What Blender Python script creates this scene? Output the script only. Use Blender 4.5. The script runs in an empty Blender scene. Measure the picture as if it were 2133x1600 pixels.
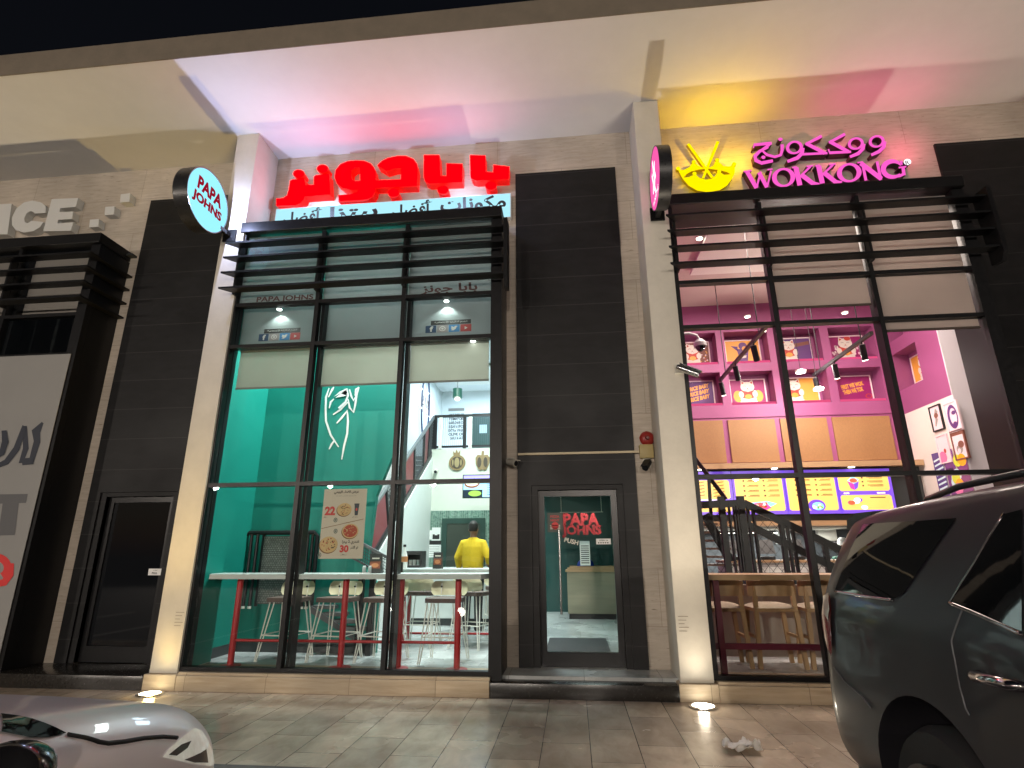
import bpy, bmesh, math, random
from mathutils import Vector, Matrix
from mathutils.bvhtree import BVHTree
from mathutils.geometry import tessellate_polygon
random.seed(7)
R = math.radians
SC = bpy.context.scene
COL = SC.collection

# ------------------------------------------------------------------ camera
CAM = Vector((4.732, -6.957, 1.44)); FPX = 1160.18; PW, PH = 2133, 1600
FWD = Vector((-0.09934379, 0.95243078, 0.28810834)); RGT = Vector((0.99445651, 0.10505683, -0.00439516)); UPV = Vector((0.03445383, -0.28607459, 0.95758773))
cd = bpy.data.cameras.new('camera'); cam = bpy.data.objects.new('camera', cd); COL.objects.link(cam)
cd.sensor_width = 36; cd.lens = FPX / PW * 36; cd.clip_start = .05; cd.clip_end = 800
cam.matrix_world = Matrix(((RGT.x, UPV.x, -FWD.x, CAM.x), (RGT.y, UPV.y, -FWD.y, CAM.y), (RGT.z, UPV.z, -FWD.z, CAM.z), (0, 0, 0, 1)))
SC.camera = cam
# ------------------------------------------------------------------ world (night) and exposure
w = bpy.data.worlds.new('World'); SC.world = w; w.use_nodes = True
nt = w.node_tree; bg = nt.nodes['Background']
sky = nt.nodes.new('ShaderNodeTexSky'); sky.sky_type = 'NISHITA'; sky.sun_disc = False
sky.sun_elevation = R(-3.4); sky.sun_rotation = R(200); sky.altitude = 50
nt.links.new(sky.outputs[0], bg.inputs[0]); bg.inputs[1].default_value = .15
SC.view_settings.view_transform = 'Standard'; SC.view_settings.look = 'None'; SC.view_settings.exposure = 0; SC.view_settings.gamma = 1
SC.cycles.max_bounces = 6; SC.cycles.diffuse_bounces = 3; SC.cycles.glossy_bounces = 3; SC.cycles.transmission_bounces = 4
SC.cycles.transparent_max_bounces = 24; SC.cycles.use_denoising = True; SC.cycles.sample_clamp_indirect = 4
SC.cycles.caustics_reflective = False; SC.cycles.caustics_refractive = False

# light levels, all in one place
L = dict(uplight_y=440, uplight_w=470, near=.035, ysign=-1, street=950, disc=60, strip=45, papa_front=600, papa_rear=430, papa_top=190, papa_door=24, wok=430, wok_low=150, pend=70)

def ray(u, v): return FWD * FPX + RGT * (u - PW / 2) - UPV * (v - PH / 2)
def PY(u, v, y): d = ray(u, v); return CAM + d * ((y - CAM.y) / d.y)
def PZ(u, v, z): d = ray(u, v); return CAM + d * ((z - CAM.z) / d.z)
def PX(u, v, x): d = ray(u, v); return CAM + d * ((x - CAM.x) / d.x)

# ------------------------------------------------------------------ materials
MATS = {}
def mat(name, col, rough=.5, metal=0, var=0, vscale=8, bump=0, bscale=60, coat=0, stretch=(1, 1, 1), spec=.5, em=0):
    if name in MATS: return MATS[name]
    m = bpy.data.materials.new(name); m.use_nodes = True; n = m.node_tree.nodes; l = m.node_tree.links
    b = n['Principled BSDF']; c = (*col, 1)
    b.inputs['Base Color'].default_value = c; b.inputs['Roughness'].default_value = rough; b.inputs['Metallic'].default_value = metal
    b.inputs['Specular IOR Level'].default_value = spec
    if coat: b.inputs['Coat Weight'].default_value = coat; b.inputs['Coat Roughness'].default_value = .03
    if em: b.inputs['Emission Color'].default_value = c; b.inputs['Emission Strength'].default_value = em
    if var or bump:
        tc = n.new('ShaderNodeTexCoord'); mp = n.new('ShaderNodeMapping'); l.new(tc.outputs['Object'], mp.inputs[0]); mp.inputs['Scale'].default_value = stretch
    if var:
        t = n.new('ShaderNodeTexNoise'); t.inputs['Scale'].default_value = vscale; t.inputs['Detail'].default_value = 6; t.inputs['Roughness'].default_value = .65
        l.new(mp.outputs[0], t.inputs[0])
        rp = n.new('ShaderNodeValToRGB'); rp.color_ramp.elements[0].position = .3; rp.color_ramp.elements[1].position = .72
        rp.color_ramp.elements[0].color = tuple(max(0, x * (1 - var)) for x in col) + (1,); rp.color_ramp.elements[1].color = tuple(min(1, x * (1 + var)) for x in col) + (1,)
        l.new(t.outputs[0], rp.inputs[0]); l.new(rp.outputs[0], b.inputs['Base Color'])
        mr = n.new('ShaderNodeMapRange'); mr.inputs['To Min'].default_value = max(0, rough - .12); mr.inputs['To Max'].default_value = min(1, rough + .15)
        l.new(t.outputs[0], mr.inputs[0]); l.new(mr.outputs[0], b.inputs['Roughness'])
    if bump:
        t2 = n.new('ShaderNodeTexNoise'); t2.inputs['Scale'].default_value = bscale; t2.inputs['Detail'].default_value = 4; l.new(mp.outputs[0], t2.inputs[0])
        bp = n.new('ShaderNodeBump'); bp.inputs['Strength'].default_value = bump; bp.inputs['Distance'].default_value = .01
        l.new(t2.outputs[0], bp.inputs['Height']); l.new(bp.outputs[0], b.inputs['Normal'])
    MATS[name] = m; return m
def fabric(name, col, tr=.5):
    m = bpy.data.materials.new(name); m.use_nodes = True; n = m.node_tree.nodes; l = m.node_tree.links; n.remove(n['Principled BSDF'])
    d = n.new('ShaderNodeBsdfDiffuse'); d.inputs[0].default_value = (*col, 1); t = n.new('ShaderNodeBsdfTranslucent'); t.inputs[0].default_value = (*col, 1); x = n.new('ShaderNodeMixShader'); x.inputs[0].default_value = tr
    tc = n.new('ShaderNodeTexCoord'); no = n.new('ShaderNodeTexNoise'); no.inputs['Scale'].default_value = 1.5; no.inputs['Detail'].default_value = 4; l.new(tc.outputs['Object'], no.inputs[0]); mr = n.new('ShaderNodeMapRange'); mr.inputs['To Min'].default_value = .82; mr.inputs['To Max'].default_value = 1.12; l.new(no.outputs[0], mr.inputs[0])
    mm = n.new('ShaderNodeMixRGB'); mm.blend_type = 'MULTIPLY'; mm.inputs[0].default_value = 1; mm.inputs[1].default_value = (*col, 1); l.new(mr.outputs[0], mm.inputs[2]); l.new(mm.outputs[0], d.inputs[0]); l.new(mm.outputs[0], t.inputs[0])
    l.new(d.outputs[0], x.inputs[1]); l.new(t.outputs[0], x.inputs[2]); l.new(x.outputs[0], n['Material Output'].inputs[0]); MATS[name] = m; return m
def emi(name, col, s):
    if name in MATS: return MATS[name]
    m = bpy.data.materials.new(name); m.use_nodes = True; n = m.node_tree.nodes; n.remove(n['Principled BSDF'])
    e = n.new('ShaderNodeEmission'); e.inputs[0].default_value = (*col, 1); e.inputs[1].default_value = s
    m.node_tree.links.new(e.outputs[0], n['Material Output'].inputs[0]); MATS[name] = m; return m
def screen(name, col, s):      # lit print: emits, and has a faint gloss
    return mat(name, col, .25, em=s)
def glassmat(name, tint=(1, 1, 1), refl=1.6, dust=.0):
    m = bpy.data.materials.new(name); m.use_nodes = True; n = m.node_tree.nodes; l = m.node_tree.links; n.remove(n['Principled BSDF'])
    tr = n.new('ShaderNodeBsdfTransparent'); tr.inputs[0].default_value = (*tint, 1)
    gl = n.new('ShaderNodeBsdfGlossy'); gl.inputs['Roughness'].default_value = .0
    fr = n.new('ShaderNodeFresnel'); fr.inputs[0].default_value = 1.5
    ge = n.new('ShaderNodeNewGeometry'); iv = n.new('ShaderNodeMath'); iv.operation = 'SUBTRACT'; iv.inputs[0].default_value = 1; l.new(ge.outputs['Backfacing'], iv.inputs[1])
    mu = n.new('ShaderNodeMath'); mu.operation = 'MULTIPLY'; l.new(fr.outputs[0], mu.inputs[0]); l.new(iv.outputs[0], mu.inputs[1])
    m2 = n.new('ShaderNodeMath'); m2.operation = 'MULTIPLY'; m2.inputs[1].default_value = refl; m2.use_clamp = True; l.new(mu.outputs[0], m2.inputs[0])
    mx = n.new('ShaderNodeMixShader'); l.new(m2.outputs[0], mx.inputs[0]); l.new(tr.outputs[0], mx.inputs[1]); l.new(gl.outputs[0], mx.inputs[2])
    last = mx
    if dust:
        df = n.new('ShaderNodeBsdfDiffuse'); df.inputs[0].default_value = (.7, .68, .62, 1)
        tc = n.new('ShaderNodeTexCoord'); mp = n.new('ShaderNodeMapping'); mp.inputs['Scale'].default_value = (9, 1, .8); l.new(tc.outputs['Object'], mp.inputs[0])
        no = n.new('ShaderNodeTexNoise'); no.inputs['Scale'].default_value = 2.2; no.inputs['Detail'].default_value = 7; l.new(mp.outputs[0], no.inputs[0])
        mr = n.new('ShaderNodeMapRange'); mr.inputs['From Min'].default_value = .45; mr.inputs['From Max'].default_value = .8; mr.inputs['To Max'].default_value = dust; l.new(no.outputs[0], mr.inputs[0])
        my = n.new('ShaderNodeMixShader'); l.new(mr.outputs[0], my.inputs[0]); l.new(mx.outputs[0], my.inputs[1]); l.new(df.outputs[0], my.inputs[2]); last = my
    l.new(last.outputs[0], n['Material Output'].inputs[0]); MATS[name] = m; return m
def stone(name, c1, c2, rough, tile=None, mortar=(.08, .07, .06), veins=True, msize=.004, bump=.15, off=.5, vs=(1.2, 1.2, 14)):
    m = bpy.data.materials.new(name); m.use_nodes = True; n = m.node_tree.nodes; l = m.node_tree.links; b = n['Principled BSDF']; b.inputs['Specular IOR Level'].default_value = .3 if 'black' in name else .5
    tc = n.new('ShaderNodeTexCoord'); mp = n.new('ShaderNodeMapping'); mp.inputs['Scale'].default_value = vs; l.new(tc.outputs['Object'], mp.inputs[0])
    no = n.new('ShaderNodeTexNoise'); no.inputs['Scale'].default_value = 1.6; no.inputs['Detail'].default_value = 9; no.inputs['Roughness'].default_value = .62; no.inputs['Distortion'].default_value = .6; l.new(mp.outputs[0], no.inputs[0])
    rp = n.new('ShaderNodeValToRGB'); rp.color_ramp.elements[0].color = (*c1, 1); rp.color_ramp.elements[1].color = (*c2, 1)
    rp.color_ramp.elements[0].position = .32; rp.color_ramp.elements[1].position = .66; l.new(no.outputs[0], rp.inputs[0]); colr = rp.outputs[0]
    n2 = n.new('ShaderNodeTexNoise'); n2.inputs['Scale'].default_value = .9; n2.inputs['Detail'].default_value = 5; l.new(tc.outputs['Object'], n2.inputs[0])
    h = n.new('ShaderNodeMapRange'); h.inputs['From Min'].default_value = .3; h.inputs['From Max'].default_value = .7; h.inputs['To Min'].default_value = .72; h.inputs['To Max'].default_value = 1.15; l.new(n2.outputs[0], h.inputs[0])
    mm = n.new('ShaderNodeMixRGB'); mm.blend_type = 'MULTIPLY'; mm.inputs[0].default_value = 1; l.new(colr, mm.inputs[1]); l.new(h.outputs[0], mm.inputs[2]); colr = mm.outputs[0]
    hgt = no.outputs[0]
    if veins:       # travertine pits: short dark dashes
        m3 = n.new('ShaderNodeMapping'); m3.inputs['Scale'].default_value = (5, 5, 46); l.new(tc.outputs['Object'], m3.inputs[0])
        n3 = n.new('ShaderNodeTexNoise'); n3.inputs['Scale'].default_value = 1.4; n3.inputs['Detail'].default_value = 3; l.new(m3.outputs[0], n3.inputs[0])
        r3 = n.new('ShaderNodeMapRange'); r3.inputs['From Min'].default_value = .64; r3.inputs['From Max'].default_value = .72; r3.inputs['To Max'].default_value = .75; l.new(n3.outputs[0], r3.inputs[0])
        x3 = n.new('ShaderNodeMixRGB'); l.new(r3.outputs[0], x3.inputs[0]); l.new(colr, x3.inputs[1]); x3.inputs[2].default_value = (c1[0] * .3, c1[1] * .28, c1[2] * .25, 1); colr = x3.outputs[0]
    if tile:
        ax, tw, th = tile          # ax: 'xz' wall or 'xy' floor
        cx = n.new('ShaderNodeSeparateXYZ'); l.new(tc.outputs['Object'], cx.inputs[0]); cb = n.new('ShaderNodeCombineXYZ')
        l.new(cx.outputs['XYZ'.index(ax[0].upper())], cb.inputs[0]); l.new(cx.outputs['XYZ'.index(ax[1].upper())], cb.inputs[1])
        br = n.new('ShaderNodeTexBrick'); br.offset = off; br.inputs['Scale'].default_value = 1; br.inputs['Brick Width'].default_value = tw; br.inputs['Row Height'].default_value = th
        br.inputs['Mortar Size'].default_value = msize; br.inputs['Mortar Smooth'].default_value = .2; tv = .05 if name == 'travertine' else .2; br.inputs['Color1'].default_value = (1 - tv, 1 - tv, 1 - tv, 1); br.inputs['Color2'].default_value = (1 + tv, 1 + tv * .95, 1 + tv * .85, 1); br.inputs['Mortar'].default_value = (1, 1, 1, 1)
        l.new(cb.outputs[0], br.inputs[0])
        xm = n.new('ShaderNodeMixRGB'); xm.blend_type = 'MULTIPLY'; xm.inputs[0].default_value = 1; l.new(colr, xm.inputs[1]); l.new(br.outputs['Color'], xm.inputs[2])
        xj = n.new('ShaderNodeMixRGB'); l.new(br.outputs['Fac'], xj.inputs[0]); l.new(xm.outputs[0], xj.inputs[1]); xj.inputs[2].default_value = (*mortar, 1); colr = xj.outputs[0]
        sb = n.new('ShaderNodeMath'); sb.operation = 'SUBTRACT'; l.new(hgt, sb.inputs[0]); l.new(br.outputs['Fac'], sb.inputs[1]); hgt = sb.outputs[0]
    l.new(colr, b.inputs['Base Color'])
    mr = n.new('ShaderNodeMapRange'); mr.inputs['From Min'].default_value = .3; mr.inputs['From Max'].default_value = .7; mr.inputs['To Min'].default_value = max(.05, rough - .12); mr.inputs['To Max'].default_value = rough + .12; l.new(n2.outputs[0], mr.inputs[0]); l.new(mr.outputs[0], b.inputs['Roughness'])
    bp = n.new('ShaderNodeBump'); bp.inputs['Strength'].default_value = bump; bp.inputs['Distance'].default_value = .008; l.new(hgt, bp.inputs['Height']); l.new(bp.outputs[0], b.inputs['Normal'])
    MATS[name] = m; return m

TRAV = stone('travertine', (.44, .375, .305), (.55, .485, .41), .6, ('xz', 1.9, .62), (.2, .16, .12), msize=.002, vs=(2.2, 2.2, 20))
RENDER = mat('painted_render', (.62, .58, .50), .75, var=.07, vscale=3, bump=.25, bscale=14)
SOFFIT = mat('soffit_paint', (.76, .75, .74), .8, var=.03, vscale=2.5, bump=.12, bscale=9)
FASCIA = mat('fascia_render', (.20, .165, .125), .8, var=.12, vscale=5, bump=.2, bscale=30)
BLACKST = stone('black_stone', (.003, .003, .0035), (.008, .0078, .009), .5, ('xz', 3.1, .42), (.026, .025, .025), veins=False, msize=.005, bump=.1, off=0, vs=(2, 2, 5))
GRANITE = mat('black_granite', (.022, .02, .018), .22, var=.35, vscale=40)
PLINTH = stone('plinth_stone', (.42, .32, .21), (.56, .46, .33), .55, ('xz', .93, .6), (.2, .15, .1), veins=False, msize=.003)
PAVE = stone('paving_stone', (.46, .38, .295), (.65, .55, .44), .22, ('yx', .78, .37), (.06, .052, .045), veins=False, msize=.0035, bump=.15, vs=(4, 2, 4))
ASPH = mat('asphalt', (.035, .035, .036), .85, var=.3, vscale=120, bump=.6, bscale=180)
KERB = mat('kerb_concrete', (.16, .15, .14), .8, var=.15, vscale=12)
FRAME = mat('black_aluminium', (.007, .007, .008), .36, var=.25, vscale=20, spec=.3)
GLASS = glassmat('window_glass', (.97, .99, .985), 1.5, 0)
DARKGL = mat('dark_glass', (.008, .009, .011), .04, spec=.8)
TEAL = mat('teal_paint', (.0, .21, .165), .55, var=.05, vscale=3)
WHITEP = mat('white_paint', (.72, .74, .72), .6, var=.03, vscale=4)
CONC = mat('concrete_floor', (.42, .44, .44), .35, var=.12, vscale=2.5)
DKGREY = mat('dark_grey_paint', (.035, .04, .042), .5, var=.1, vscale=5)
BLACKM = mat('black_metal', (.014, .014, .016), .4, metal=.3)
REDM = mat('red_metal', (.42, .018, .022), .35)
WHITEM = mat('white_metal', (.78, .77, .70), .4)
CREAM = mat('cream_shell', (.68, .63, .42), .4)
BROWN = mat('brown_cushion', (.09, .06, .05), .6, var=.15, vscale=30)
MAROON = mat('maroon_metal', (.13, .012, .03), .4)
WOOD = mat('oak_wood', (.43, .26, .13), .45, var=.22, vscale=5, stretch=(1, 1, .12))
WOODX = mat('oak_plank', (.45, .28, .15), .45, var=.2, vscale=5, stretch=(.12, 1, 1))
PLY = mat('cane_panel', (.31, .155, .062), .6, var=.1, vscale=40)
PINK = mat('magenta_paint', (.29, .068, .185), .55, var=.05, vscale=3)
SEATF = mat('beige_fabric', (.36, .30, .22), .9, var=.12, vscale=60)
BLIND = fabric('roller_fabric', (.62, .62, .56), .5)
BLINDG = fabric('grey_roller_fabric', (.48, .42, .39), .5)
PAPER = mat('white_paper', (.82, .82, .8), .7)
CHROME = mat('brushed_steel', (.6, .6, .6), .22, metal=1)
RUBBER = mat('rubber', (.014, .014, .014), .8)
GOLD = mat('yellow_print', (.72, .42, .03), .5)

# ------------------------------------------------------------------ mesh builder
class MB:
    def __init__(s): s.v = []; s.f = []; s.m = []
    def add(s, vs, fs, mi=0):
        o = len(s.v); s.v += [tuple(p) for p in vs]; s.f += [tuple(i + o for i in f) for f in fs]; s.m += [mi] * len(fs)
    def box(s, a, b, mi=0, bev=0):
        x0, y0, z0 = (min(a[i], b[i]) for i in range(3)); x1, y1, z1 = (max(a[i], b[i]) for i in range(3))
        if bev and min(x1 - x0, y1 - y0, z1 - z0) > 2.2 * bev:
            bm = bmesh.new(); bmesh.ops.create_cube(bm, size=1)
            for v in bm.verts: v.co = Vector(((x0 + x1) / 2 + v.co.x * (x1 - x0), (y0 + y1) / 2 + v.co.y * (y1 - y0), (z0 + z1) / 2 + v.co.z * (z1 - z0)))
            bmesh.ops.bevel(bm, geom=bm.edges[:], offset=bev, segments=2, affect='EDGES', profile=.5)
            s.bm(bm, mi); return
        s.add([(x0, y0, z0), (x1, y0, z0), (x1, y1, z0), (x0, y1, z0), (x0, y0, z1), (x1, y0, z1), (x1, y1, z1), (x0, y1, z1)],
              [(0, 3, 2, 1), (4, 5, 6, 7), (0, 1, 5, 4), (1, 2, 6, 5), (2, 3, 7, 6), (3, 0, 4, 7)], mi)
    def bm(s, bm, mi=0):
        bm.verts.ensure_lookup_table(); bm.verts.index_update()
        s.add([v.co for v in bm.verts], [[v.index for v in f.verts] for f in bm.faces], mi); bm.free()
    def mesh(s, me, mi=0, mtx=None):
        s.add([(mtx @ v.co) if mtx else v.co for v in me.vertices], [list(p.vertices) for p in me.polygons], mi)
    def bar(s, a, b, w, h=None, mi=0, up=(0, 0, 1)):       # rectangular bar a->b
        a, b = Vector(a), Vector(b); h = h or w; d = (b - a).normalized(); u = Vector(up)
        if abs(d.dot(u)) > .98: u = Vector((0, 1, 0))
        r = d.cross(u).normalized() * w / 2; t = r.cross(d).normalized() * h / 2
        s.add([a - r - t, a + r - t, a + r + t, a - r + t, b - r - t, b + r - t, b + r + t, b - r + t],
              [(0, 3, 2, 1), (4, 5, 6, 7), (0, 1, 5, 4), (1, 2, 6, 5), (2, 3, 7, 6), (3, 0, 4, 7)], mi)
    def tube(s, pts, r, n=10, mi=0, caps=True):
        pts = [Vector(p) for p in pts]; rr = r if isinstance(r, (list, tuple)) else [r] * len(pts); vs = []; fs = []
        d0 = (pts[1] - pts[0]).normalized(); u = Vector((0, 0, 1)) if abs(d0.z) < .9 else Vector((1, 0, 0)); side = d0.cross(u).normalized()
        for i, p in enumerate(pts):
            d = (pts[min(i + 1, len(pts) - 1)] - pts[max(i - 1, 0)]).normalized(); side = (side - d * side.dot(d)).normalized(); up = side.cross(d)
            for k in range(n): a = 2 * math.pi * k / n; vs.append(p + (side * math.cos(a) + up * math.sin(a)) * rr[i])
        for i in range(len(pts) - 1):
            for k in range(n): fs.append((i * n + k, i * n + (k + 1) % n, (i + 1) * n + (k + 1) % n, (i + 1) * n + k))
        if caps: fs.append(tuple(range(n))[::-1]); fs.append(tuple((len(pts) - 1) * n + k for k in range(n)))
        s.add(vs, fs, mi)
    def lathe(s, c, prof, n=24, mi=0, axis='z'):          # prof: [(radius, height)]
        vs = []; fs = []; c = Vector(c)
        for r, h in prof:
            for k in range(n):
                a = 2 * math.pi * k / n; x, y = r * math.cos(a), r * math.sin(a)
                vs.append(c + (Vector((x, y, h)) if axis == 'z' else Vector((h, x, y)) if axis == 'x' else Vector((x, h, y))))
        for i in range(len(prof) - 1):
            for k in range(n): fs.append((i * n + k, i * n + (k + 1) % n, (i + 1) * n + (k + 1) % n, (i + 1) * n + k))
        fs.append(tuple(range(n))[::-1]); fs.append(tuple((len(prof) - 1) * n + k for k in range(n))); s.add(vs, fs, mi)
    def prism(s, poly, fn, d0, d1, mi=0, holes=()):        # 2-D polygon extruded; fn(a, b, depth) -> point
        loops = [list(poly)] + [list(h) for h in holes]
        tri = tessellate_polygon([[Vector((a, b, 0)) for a, b in lp] for lp in loops]); flat = [p for lp in loops for p in lp]; n = len(flat)
        fs = [tuple(t) for t in tri] + [tuple(i + n for i in t)[::-1] for t in tri]; o = 0
        for lp in loops:
            k = len(lp)
            for i in range(k): j = (i + 1) % k; fs.append((o + i, o + j, o + j + n, o + i + n))
            o += k
        s.add([fn(a, b, d0) for a, b in flat] + [fn(a, b, d1) for a, b in flat], fs, mi)
    def flat(s, poly, fn, d, mi=0, holes=()):
        loops = [list(poly)] + [list(h) for h in holes]
        tri = tessellate_polygon([[Vector((a, b, 0)) for a, b in lp] for lp in loops]); fl = [p for lp in loops for p in lp]
        s.add([fn(a, b, d) for a, b in fl], [tuple(t) for t in tri], mi)
    def build(s, name, mats, parent=None, smooth=False, off=None, recalc=True):
        me = bpy.data.meshes.new(name); o = bpy.data.objects.new(name, me); COL.objects.link(o)
        if off is None and parent is not None: off = OFF.get(parent.name)
        vs = [(p[0] - off[0], p[1] - off[1], p[2] - off[2]) for p in s.v] if off else s.v
        me.from_pydata(vs, [], s.f)
        for m in (mats if isinstance(mats, (list, tuple)) else [mats]): me.materials.append(m)
        me.polygons.foreach_set('material_index', s.m)
        if recalc:
            bm = bmesh.new(); bm.from_mesh(me); bmesh.ops.recalc_face_normals(bm, faces=bm.faces[:]); bm.to_mesh(me); bm.free()
        if smooth:
            me.polygons.foreach_set('use_smooth', [True] * len(me.polygons))
            if smooth != 'all': me.set_sharp_from_angle(angle=R(38))
        me.update()
        if parent is not None: o.parent = parent
        OFF[o.name] = off; return o
OFF = {}
def tag(o, label=None, cat=None, group=None, kind=None):
    if label: o['label'] = label
    if cat: o['category'] = cat
    if group: o['group'] = group
    if kind: o['kind'] = kind
    return o
def thing(name, label, cat, loc=(0, 0, 0), rz=0, group=None, local=False):
    o = bpy.data.objects.new(name, None); COL.objects.link(o); o.location = loc; o.rotation_euler.z = rz; o.empty_display_size = .2
    OFF[o.name] = None if local else tuple(loc); return tag(o, label, cat, group)
def copy_tree(o, parent=None):
    c = o.copy(); COL.objects.link(c)
    if parent is not None: c.parent = parent
    for ch in list(o.children): copy_tree(ch, c)
    return c
def dup(o, loc, rz, label): c = copy_tree(o); c.location = loc; c.rotation_euler.z = rz; c['label'] = label; return c
def struct(name, mb, m, label=None): o = mb.build(name, m); o['kind'] = 'structure'; return o
def ell(cx, cy, rx, ry, n=28, a0=0, a1=360, rot=0):
    p = []
    for i in range(n):
        a = R(a0 + (a1 - a0) * i / (n if a1 - a0 == 360 else n - 1)); x, y = rx * math.cos(a), ry * math.sin(a)
        p.append((cx + x * math.cos(rot) - y * math.sin(rot), cy + x * math.sin(rot) + y * math.cos(rot)))
    return p
def stroke(pts, ws):
    n = len(pts); ws = ws if isinstance(ws, (list, tuple)) else [ws] * n; Lp = []; Rp = []
    for i, p in enumerate(pts):
        a = pts[max(i - 1, 0)]; b = pts[min(i + 1, n - 1)]; dx, dy = b[0] - a[0], b[1] - a[1]; q = math.hypot(dx, dy) or 1
        nx, ny = -dy / q * ws[i] / 2, dx / q * ws[i] / 2; Lp.append((p[0] + nx, p[1] + ny)); Rp.append((p[0] - nx, p[1] - ny))
    return Lp + Rp[::-1]
FORMS = {}
for ch, c, k in [('ء', 0xFE80, 1), ('آ', 0xFE81, 2), ('أ', 0xFE83, 2), ('إ', 0xFE87, 2), ('ئ', 0xFE89, 4), ('ا', 0xFE8D, 2), ('ب', 0xFE8F, 4), ('ة', 0xFE93, 2), ('ت', 0xFE95, 4), ('ث', 0xFE99, 4), ('ج', 0xFE9D, 4), ('ح', 0xFEA1, 4), ('خ', 0xFEA5, 4), ('د', 0xFEA9, 2), ('ذ', 0xFEAB, 2), ('ر', 0xFEAD, 2), ('ز', 0xFEAF, 2), ('س', 0xFEB1, 4), ('ش', 0xFEB5, 4), ('ص', 0xFEB9, 4), ('ض', 0xFEBD, 4), ('ط', 0xFEC1, 4), ('ع', 0xFEC9, 4), ('غ', 0xFECD, 4), ('ف', 0xFED1, 4), ('ق', 0xFED5, 4), ('ك', 0xFED9, 4), ('ل', 0xFEDD, 4), ('م', 0xFEE1, 4), ('ن', 0xFEE5, 4), ('ه', 0xFEE9, 4), ('و', 0xFEED, 2), ('ى', 0xFEEF, 2), ('ي', 0xFEF1, 4)]: FORMS[ch] = (c, k)
def ar(s):          # joined presentation forms in visual order
    out = []
    for i, ch in enumerate(s):
        if ch not in FORMS: out.append(ch); continue
        c, k = FORMS[ch]; pj = i > 0 and s[i - 1] in FORMS and FORMS[s[i - 1]][1] == 4; nj = i + 1 < len(s) and s[i + 1] in FORMS and FORMS[s[i + 1]][1] > 1 and k == 4
        out.append(chr(c + (3 if pj and nj else 2 if nj else 1 if pj and k > 1 else 0)))
    return ''.join(out[::-1])
_TC = {}
def text2d(s, bold=0):
    key = (s, bold)
    if key in _TC: return _TC[key]
    c = bpy.data.curves.new('tmp', 'FONT'); c.body = s; c.size = 1; c.offset = bold; c.resolution_u = 3; o = bpy.data.objects.new('tmp', c); COL.objects.link(o)
    dg = bpy.context.evaluated_depsgraph_get(); me = bpy.data.meshes.new_from_object(o.evaluated_get(dg))
    vs = [(v.co.x, v.co.y) for v in me.vertices]; fs = [tuple(p.vertices) for p in me.polygons]
    bpy.data.objects.remove(o); bpy.data.curves.remove(c); bpy.data.meshes.remove(me)
    x0 = min(v[0] for v in vs); x1 = max(v[0] for v in vs); y0 = min(v[1] for v in vs); y1 = max(v[1] for v in vs)
    _TC[key] = ([(v[0] - x0, v[1] - y0) for v in vs], fs, x1 - x0, y1 - y0); return _TC[key]
class Plane:        # flat drawing on a plane: a across, b up, layers stand 1.2 mm proud of each other
    def __init__(s, o, ux, uy, mb=None, step=.0012):
        s.o = Vector(o); s.ux = Vector(ux).normalized(); s.uy = Vector(uy).normalized(); s.n = s.ux.cross(s.uy); s.mb = mb or MB(); s.step = step
    def at(s, a, b, d=0): return s.o + s.ux * a + s.uy * b + s.n * d
    def rect(s, a0, b0, a1, b1, ly, mi): s.mb.add([s.at(a0, b0, ly * s.step), s.at(a1, b0, ly * s.step), s.at(a1, b1, ly * s.step), s.at(a0, b1, ly * s.step)], [(0, 1, 2, 3)], mi)
    def poly(s, p, ly, mi, holes=()): s.mb.flat(p, s.at, ly * s.step, mi, holes)
    def ell(s, cx, cy, rx, ry, ly, mi, n=24): s.poly(ell(cx, cy, rx, ry, n), ly, mi)
    def text(s, t, a, b, wd, ht, ly, mi, bold=0, skew=0, align='c', extr=0, rot=0, keep=False):
        vs, fs, tw, th = text2d(t, bold); sx, sy = wd / tw, ht / th
        if keep: sx = sy = min(sx, sy)
        oa = a - (tw * sx / 2 if align == 'c' else tw * sx if align == 'r' else 0)
        def m(v):
            x = oa + v[0] * sx + v[1] * sy * skew; y = b + v[1] * sy
            if rot: dx, dy = x - a, y - b; x, y = a + dx * math.cos(rot) - dy * math.sin(rot), b + dx * math.sin(rot) + dy * math.cos(rot)
            return x, y
        p = [m(v) for v in vs]
        s.mb.add([s.at(x, y, ly * s.step) for x, y in p], fs, mi)
        if extr:      # side walls down to the backing
            ed = {}
            for f in fs:
                for i in range(len(f)):
                    e = (f[i], f[(i + 1) % len(f)]); ed[e] = 1
            for (i, j) in ed:
                if (j, i) not in ed: s.mb.add([s.at(*p[i], ly * s.step), s.at(*p[j], ly * s.step), s.at(*p[j], ly * s.step - extr), s.at(*p[i], ly * s.step - extr)], [(0, 1, 2, 3)], mi)
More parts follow.
